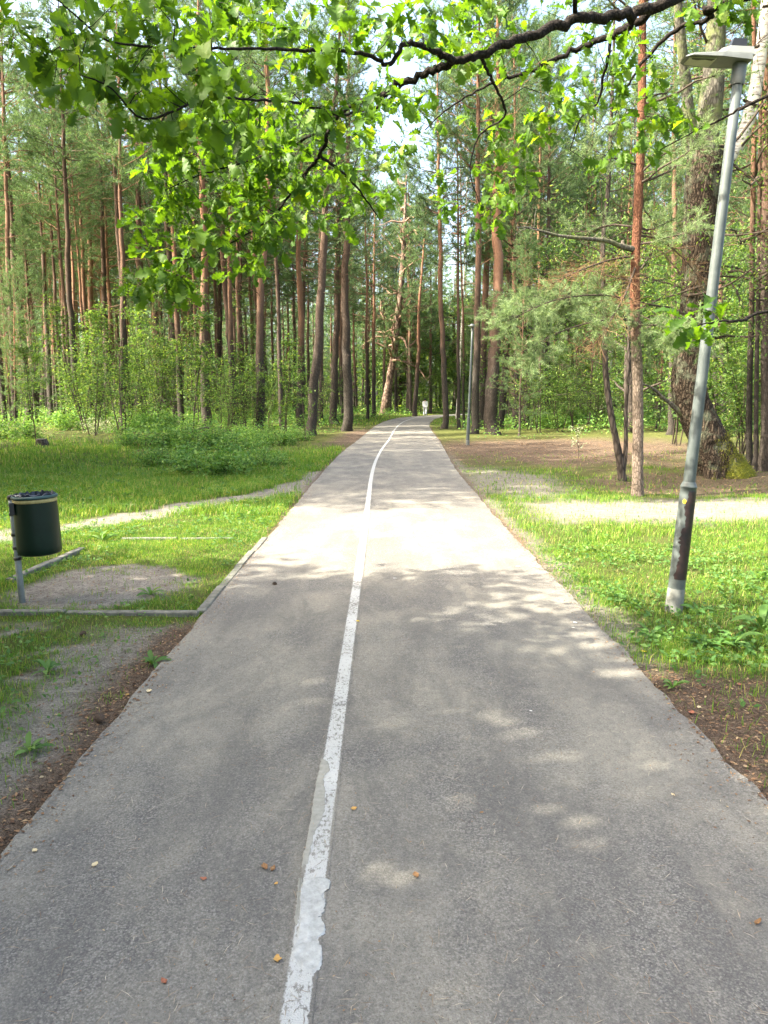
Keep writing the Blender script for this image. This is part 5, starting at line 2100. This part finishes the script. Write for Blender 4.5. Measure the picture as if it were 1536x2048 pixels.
FC = {'ochre': fl_col('ochre_leaf', (0.42, 0.22, 0.06), (0.58, 0.36, 0.12)), 'brown': fl_col('brown_leaf', (0.16, 0.075, 0.03), (0.36, 0.2, 0.09)),
      'red': fl_col('red_leaf', (0.26, 0.09, 0.05), (0.36, 0.15, 0.09)), 'cream': fl_col('cream_leaf', (0.48, 0.38, 0.22), (0.62, 0.52, 0.34)),
      'yellow': fl_col('yellow_leaf', (0.6, 0.42, 0.03), (0.7, 0.5, 0.08))}
for i, (px, py, L, w, c, lb) in enumerate([
        (190, 1735, 0.036, 0.34, 'cream', 'cream fallen leaf on the asphalt at lower left'),
        (70, 1706, 0.030, 0.36, 'cream', 'pale tan fallen leaf by the lower left path edge'),
        (530, 1743, 0.042, 0.30, 'brown', 'curled brown fallen leaf left of the white line'),
        (546, 1746, 0.038, 0.26, 'brown', 'dark twisted leaf touching the curled brown leaf'),
        (552, 1776, 0.018, 0.36, 'ochre', 'tiny ochre leaf under the curled brown leaf'),
        (832, 1761, 0.036, 0.36, 'brown', 'ochre-brown fallen leaf right of the white line'),
        (708, 1625, 0.030, 0.40, 'ochre', 'small ochre fallen leaf right of the grey old paint'),
        (555, 1928, 0.036, 0.38, 'ochre', 'orange fallen leaf beside the thick paint flake'),
        (407, 1766, 0.030, 0.30, 'red', 'dull red fallen leaf on the left half of the path'),
        (328, 1972, 0.030, 0.3, 'red', 'dark red leaf scrap at the bottom left of the path'),
        (963, 1633, 0.018, 0.36, 'brown', 'tiny brown leaf on the right half of the path'),
        (716, 1247, 0.040, 0.36, 'yellow', 'yellow leaf lying on the white line'),
        (1346, 1595, 0.024, 0.36, 'cream', 'pale yellow fallen leaf near the right path edge'),
        (1262, 1316, 0.035, 0.34, 'ochre', 'tan fallen leaf on the right asphalt edge'),
        (1287, 1302, 0.045, 0.38, 'yellow', 'yellow fallen leaf in the grass by the right path edge'),
        (1383, 1424, 0.045, 0.36, 'red', 'reddish fallen leaf on the bare soil at right'),
        (1398, 1413, 0.036, 0.36, 'cream', 'tan fallen leaf beside the reddish leaf'),
        (1480, 1373, 0.035, 0.42, 'red', 'rust coloured leaf at the grass edge on the right soil'),
        (298, 1386, 0.055, 0.30, 'cream', 'grey-tan leaf on the left path edge'),
        (1515, 1852, 0.045, 0.2, 'brown', 'brown curled leaf at the lower right picture edge'),
        (255, 1388, 0.03, 0.36, 'ochre', 'small yellow-tan leaf in the left litter band')]):
    p = G(px, py)
    u = (p[0] - pl(p[1])) / (pr(p[1]) - pl(p[1]))
    z = (0.004 + 0.04 * u * (1 - u) + 0.002) if 0 < u < 1 else H1(p[0], p[1]) + 0.006
    o = tag(link('fallen_leaf', fallen_leaf_mesh(300 + i, w, 0.5, FC[c])), lb, 'leaf', 'fallen leaves on and beside the path')
    o.location = (p[0], p[1], z)
    L *= 0.85
    o.scale = (L, L, L)
    o.rotation_euler = (0, 0, random.uniform(0, 2 * PI))
for i, (px, py, L, lb) in enumerate([
        (1062, 1427, 0.022, 'white paper scrap on the right half of the path'),
        (1150, 1247, 0.032, 'white scrap near the right path edge below the sun patch'),
        (1145, 1258, 0.028, 'grey-white scrap beside the white scrap'),
        (1035, 1135, 0.05, 'white scrap on the path before the lamp post'),
        (790, 1160, 0.035, 'pale scrap just right of the white line')]):
    p = G(px, py)
    r = np.random.default_rng(400 + i)
    a = np.sort(r.uniform(0, 2 * PI, 7))
    R = r.uniform(0.35, 0.6, 7)
    m = MB()
    V = [(R[k] * math.cos(a[k]), R[k] * math.sin(a[k]) * 0.7, 0.05 + r.uniform(0, 0.12)) for k in range(7)] + [(0, 0, 0.16)]
    V2 = [(v[0] * 0.95, v[1] * 0.95, v[2] - 0.05) for v in V]
    m.add(np.array(V + V2), [(k, (k + 1) % 7, 7) for k in range(7)] + [(8 + (k + 1) % 7, 8 + k, 15) for k in range(7)], [(8 + k, 8 + (k + 1) % 7, (k + 1) % 7, k) for k in range(7)])
    o = tag(link('paper_scrap', m.mesh('paper_scrap', M['paper'], False)), lb, 'scrap', 'pale scraps on the path')
    u = (p[0] - pl(p[1])) / (pr(p[1]) - pl(p[1]))
    o.location = (p[0], p[1], 0.004 + 0.04 * u * (1 - u) + 0.001)
    o.scale = (L, L, L)


def cone(px, py, s, label):
    p = G(px, py)
    r = np.random.default_rng(int(px))
    o = thing('pine_cone', label, 'pine cone', (p[0], p[1], max(H1(p[0], p[1]), -0.005) + s * 0.36))
    o.rotation_euler = (PI / 2, 0, r.uniform(0, 6))
    m = MB()
    n = 70
    for k in range(n):
        t = k / n
        a = k * 2.39996
        rr = math.sin(PI * (0.12 + 0.85 * t)) * 0.30
        C = np.array([[rr * math.cos(a), rr * math.sin(a), t - 0.5]])
        D = np.array([[math.cos(a), math.sin(a), 0.9]])
        scatter_shape(m, LEAF_V * (1.6, 1, 1), LEAF_T, None, C, rot_frames(D, np.array([[math.cos(a), math.sin(a), -0.5]])), np.array([0.2]))
    lathe(m, [(0, -0.5), (0.12, -0.42), (0.27, -0.1), (0.22, 0.2), (0.06, 0.45), (0, 0.5)], 10)
    sc = link('scales', m.mesh('cone_scales', M['cone']), o)
    sc.scale = (s, s, s)


cone(200, 1443, 0.06, 'dark pine cone in the litter at the left path edge')
cone(549, 1171, 0.05, 'small dark pine cone on the left half of the path')
cone(165, 1271, 0.05, 'pine cone in the turf in front of the bay')


# ------------------------------------------------------------------ the oak reaching over the path
def oak():
    r = np.random.default_rng(2024)
    root = np.array([6.6, 4.2, H1(6.6, 4.2)])
    o = thing('oak_tree', 'oak tree with dark boughs and lobed leaves hanging over the path from the right', 'oak tree', root)
    wood_ = MB()
    nodes, nrad = [], []

    def bough(pts, w, n=None, sides=10, lump=0.12):
        P = np.array([PD(a, b, d) if len(q) == 3 else np.array(q[1:]) for q in pts for (a, b, d) in ([q] if len(q) == 3 else [(0, 0, 0)])])
        n = n or max(10, len(pts) * 7)
        Q = catmull(P, n)
        R = np.interp(np.linspace(0, 1, n), np.linspace(0, 1, len(w)), w)
        # small crooks
        for k in range(1, n - 1):
            Q[k] += r.normal(size=3) * min(0.012, R[k] * 0.35)
        tube(wood_, Q - root, R, sides, True, 0, lump, 14)
        for q_, r_ in zip(Q, R):
            nodes.append(q_)
            nrad.append(r_)
        return Q
    X = lambda x, y, z: ('w', x, y, z)
    bough([X(6.6, 4.2, 3.2), X(5.2, 4.5, 4.3), X(3.6, 4.6, 4.5), (1500, -95, 4.65), (1340, 2, 4.5), (1240, 28, 4.4), (1150, 38, 4.3), (1060, 72, 4.2), (960, 108, 4.1), (900, 122, 4.05)],
          [0.13, 0.07, 0.048, 0.036, 0.029, 0.027, 0.025, 0.023, 0.020, 0.017], sides=14)
    bough([(905, 121, 4.05), (860, 98, 3.95), (810, 88, 3.85), (780, 128, 3.8), (730, 108, 3.7), (650, 98, 3.6), (610, 100, 3.5), (540, 97, 3.35), (440, 98, 3.2), (330, 95, 3.05), (250, 88, 2.95), (205, 76, 2.9), (150, 30, 2.85), (105, -10, 2.8)],
          [0.018, 0.014, 0.011, 0.010, 0.009, 0.008, 0.007, 0.0062, 0.0055, 0.0048, 0.004, 0.0034, 0.003, 0.002], sides=8)
    bough([(910, 122, 4.08), (860, 142, 4.1), (805, 162, 4.15), (760, 190, 4.2), (705, 210, 4.25), (665, 245, 4.3), (640, 310, 4.4), (612, 345, 4.45), (580, 392, 4.5), (530, 445, 4.5), (470, 482, 4.5), (400, 515, 4.5)],
          [0.019, 0.018, 0.0165, 0.015, 0.0135, 0.012, 0.011, 0.009, 0.007, 0.005, 0.004, 0.0025], sides=9)
    bough([(1330, 4, 4.52), (1270, 45, 4.6), (1222, 72, 4.7), (1150, 100, 4.75), (1060, 142, 4.8), (1000, 160, 4.85), (940, 190, 4.9), (890, 222, 4.9), (850, 260, 4.9)],
          [0.026, 0.022, 0.019, 0.015, 0.011, 0.009, 0.0065, 0.0045, 0.003], sides=9)
    bough([(810, 162, 4.15), (770, 205, 4.3), (720, 222, 4.35), (690, 230, 4.2), (660, 225, 4.0), (590, 205, 3.8), (500, 200, 3.5), (420, 195, 3.2), (340, 225, 2.95), (280, 235, 2.85), (220, 175, 2.75), (160, 150, 2.7)],
          [0.009, 0.0085, 0.008, 0.0075, 0.007, 0.006, 0.0055, 0.005, 0.0045, 0.004, 0.003, 0.002], sides=7)
    bough([(1222, 72, 4.7), (1218, 110, 4.8), (1205, 160, 4.9), (1195, 205, 5.0), (1160, 240, 5.1), (1140, 300, 5.2)], [0.010, 0.009, 0.008, 0.0065, 0.005, 0.003], sides=7)
    bough([X(4.5, 4.6, 4.4), (1500, -10, 4.9), (1420, 35, 5.0), (1350, 60, 5.1), (1290, 120, 5.2), (1250, 180, 5.3), (1230, 230, 5.4)], [0.035, 0.022, 0.017, 0.014, 0.010, 0.006, 0.004], sides=7)
    bough([(960, 108, 4.1), (985, 160, 4.3), (1010, 230, 4.7), (960, 270, 4.9), (940, 340, 5.0), (960, 410, 5.1)], [0.009, 0.008, 0.0065, 0.005, 0.004, 0.0025], sides=7)
    bough([(700, 212, 4.25), (640, 260, 4.5), (560, 300, 4.7), (470, 330, 4.6), (400, 350, 4.5), (330, 380, 4.4)], [0.009, 0.008, 0.0065, 0.005, 0.004, 0.0025], sides=7)
    bough([(640, 310, 4.4), (700, 360, 4.7), (740, 410, 4.9), (760, 440, 5.0)], [0.009, 0.007, 0.005, 0.003], sides=6)
    bough([X(6.6, 4.2, 2.7), X(4.0, 4.0, 2.6), X(2.6, 3.7, 2.2), (1536, 622, 3.5), (1490, 640, 3.4), (1440, 642, 3.35), (1395, 650, 3.3)], [0.05, 0.03, 0.016, 0.008, 0.006, 0.004, 0.003], sides=7)
    bough([X(4.5, 4.6, 4.4), (1560, 180, 4.4), (1500, 205, 4.5), (1440, 240, 4.6), (1390, 262, 4.7), (1320, 300, 4.8)], [0.02, 0.009, 0.008, 0.006, 0.004, 0.003], sides=6)
    # boughs above the picture
    bough([(1150, 38, 4.3), X(0.6, 3.4, 4.1), X(-0.9, 2.6, 4.3), X(-2.2, 2.0, 4.4)], [0.012, 0.018, 0.014, 0.008], sides=8)
    bough([X(3.6, 4.6, 4.5), X(2.2, 3.4, 5.2), X(0.6, 2.4, 5.6), X(-1.2, 1.6, 5.6), X(-2.6, 0.8, 5.3)], [0.06, 0.05, 0.035, 0.02, 0.008], sides=8)

    zones = [(220, 50, 210, 75, 3.1, .3, 36), (330, 170, 160, 95, 3.05, .3, 34), (130, 120, 60, 90, 3.0, .2, 9), (600, 45, 230, 65, 3.6, .35, 40), (620, 180, 200, 85, 3.8, .35, 40),
             (480, 320, 215, 75, 4.5, .4, 62), (430, 450, 165, 95, 4.6, .4, 62), (330, 545, 75, 55, 4.45, .3, 18), (640, 400, 170, 70, 4.9, .4, 34), (500, 250, 160, 60, 4.3, .4, 24),
             (900, 60, 170, 65, 4.0, .4, 34), (960, 330, 110, 130, 5.0, .4, 40), (800, 260, 120, 90, 4.8, .4, 22), (1140, 110, 190, 100, 4.7, .4, 38), (1200, 250, 150, 90, 5.1, .4, 28), (1420, 70, 120, 80, 4.8, .4, 26), (1320, 220, 90, 90, 5.0, .4, 16),
             (1450, 635, 80, 32, 3.4, .15, 7)]
    T = []
    for (cx, cy_, rx, ry, d0, dr, n) in zones:
        for k in range(int(n * (1.15 if d0 > 4.25 and cx < 760 else 0.82))):
            a = r.uniform(0, 2 * PI)
            u = math.sqrt(r.random())
            ax_, ay_ = cx + u * rx * math.cos(a), cy_ + u * ry * math.sin(a)
            if 1320 < ax_ < 1530 and 50 < ay_ < 190:
                continue
            T.append(PD(ax_, ay_, d0 + r.normal() * dr * 0.6))
    for k in range(170):                                     # leaf sprays above the picture
        T.append(np.array([r.uniform(-3.6, 2.6), r.uniform(0.2, 2.7), r.uniform(4.3, 6.0)]))
    T = np.array(T)
    N = np.array(nodes)
    NR = np.array(nrad)
    tw = MB()
    todo = list(range(len(T)))
    sprays = []
    while todo:
        sub = T[todo]
        D2 = ((sub[:, None, :] - N[None]) ** 2).sum(-1)
        near = D2.argmin(1)
        dist = np.sqrt(D2[np.arange(len(todo)), near])
        order = np.argsort(dist)[:max(1, len(todo) // 8)]
        newN, newR = [], []
        for k in order:
            a, b = N[near[k]], sub[k]
            L = dist[k]
            m = max(3, int(L / 0.07))
            m = min(m, 16)
            mid = (a + b) / 2 + r.normal(size=3) * L * 0.12 + np.array([0, 0, 0.06 * L])
            P = catmull([a, mid, b], m)
            r0 = min(NR[near[k]] * 0.8, 0.0022 + 0.004 * L)
            R = np.linspace(r0, 0.0014, m)
            tube(tw, P - root, R, 5, False)
            newN += list(P[1:])
            newR += list(R[1:])
            sprays.append((P[-1], unit(P[-1] - P[-2]), P))
        N = np.vstack([N, newN])
        NR = np.concatenate([NR, newR])
        rm = set(order.tolist())
        todo = [t for i, t in enumerate(todo) if i not in rm]
    # leaves
    C, D, Nn, S = [], [], [], []
    for tip, d, P in sprays:
        k = r.integers(4, 8)
        for q in range(k):
            back = 0 if q < 5 else r.integers(0, min(4, len(P)))
            c = P[-1 - back] + r.normal(size=3) * 0.012
            dd = unit(unit(d * 0.5 + r.normal(size=3) * 0.75) + np.array([0, 0, -0.45]))
            C.append(c + dd * 0.015)
            D.append(dd)
            Nn.append(np.array([0, 0, 1]) + r.normal(size=3) * 0.6)
            S.append(0.084 * r.uniform(0.5, 1.3))
    C, D, Nn, S = np.array(C), np.array(D), np.array(Nn), np.array(S)
    FR = rot_frames(D, Nn)
    # the largest leaves in the picture become parts of their own
    rel = C - np.array([0, 0, CAM_H])
    fwd = rel[:, 1] * CT - rel[:, 2] * ST
    up = rel[:, 1] * ST + rel[:, 2] * CT
    px = 768 + F_PX * rel[:, 0] / np.maximum(fwd, 0.1)
    py = 1024 - F_PX * up / np.maximum(fwd, 0.1)
    vis = (fwd > 0.5) & (px > 5) & (px < 1531) & (py > 5) & (py < 1000)
    size = np.where(vis, S / np.maximum(fwd, 0.1) * (0.4 + np.abs((FR[:, :, 2] * unit(rel)).sum(1))), -1)
    big = np.argsort(-size)[:296]
    isbig = np.zeros(len(C), bool)
    isbig[big] = True
    metas = []
    for v, q in OAK_V:
        mb = MB()
        mb.add(v, None, q)
        metas.append(mb.mesh('oak_leaf', M['oak_leaf']))
    kind = r.integers(0, 4, len(C))
    # a tree trunk and the boughs first
    tb = MB()
    tube(tb, catmull([(0, 0, -0.3), (0, 0.02, 0.5), (-0.05, 0.05, 1.8), (0.02, 0, 3.4), (0.1, 0.1, 6.0), (0.2, 0.3, 9.0)], 50), np.interp(np.linspace(0, 1, 50), [0, 0.06, 0.2, 0.4, 1], [0.42, 0.30, 0.25, 0.22, 0.06]), 20, True, 0, 0.12, 5)
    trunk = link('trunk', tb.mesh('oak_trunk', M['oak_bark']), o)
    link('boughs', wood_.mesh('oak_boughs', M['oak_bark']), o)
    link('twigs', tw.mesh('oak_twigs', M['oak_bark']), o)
    for i in big:
        lf = link('leaf', metas[kind[i]], o)
        mt = Matrix([list(row) for row in FR[i]]).to_4x4()
        lf.matrix_local = Matrix.Translation(Vector(C[i] - root)) @ mt @ Matrix.Diagonal((S[i], S[i], S[i], 1))
    lm = MB()
    for k in range(4):
        s = (~isbig) & (kind == k)
        v, q = OAK_V[k]
        scatter_shape(lm, v, None, q, C[s] - root, FR[s], S[s])
    tag(link('foliage', lm.mesh('oak_foliage', M['oak_leaf'], True), o), kind='stuff')
    print('oak leaves', len(C))


oak()

# ------------------------------------------------------------------ labels: number the look-alikes of one gap from left to right
ORD = 'first second third fourth fifth sixth seventh eighth ninth tenth eleventh twelfth thirteenth fourteenth fifteenth sixteenth seventeenth eighteenth nineteenth twentieth'.split()
same = {}
for ob in COL.objects:
    if ob.parent is None and ' seen between ' in str(ob.get('label', '')):
        same.setdefault(ob['label'], []).append(ob)
for lb, obs in same.items():
    short = lb.replace(' seen between ', ' between ')
    obs.sort(key=lambda q: q.location.x / q.location.y)
    for k, ob in enumerate(obs):
        if len(obs) == 1:
            ob['label'] = short
        elif k < 20:
            ob['label'] = '%s-from-left %s' % (ORD[k], short)
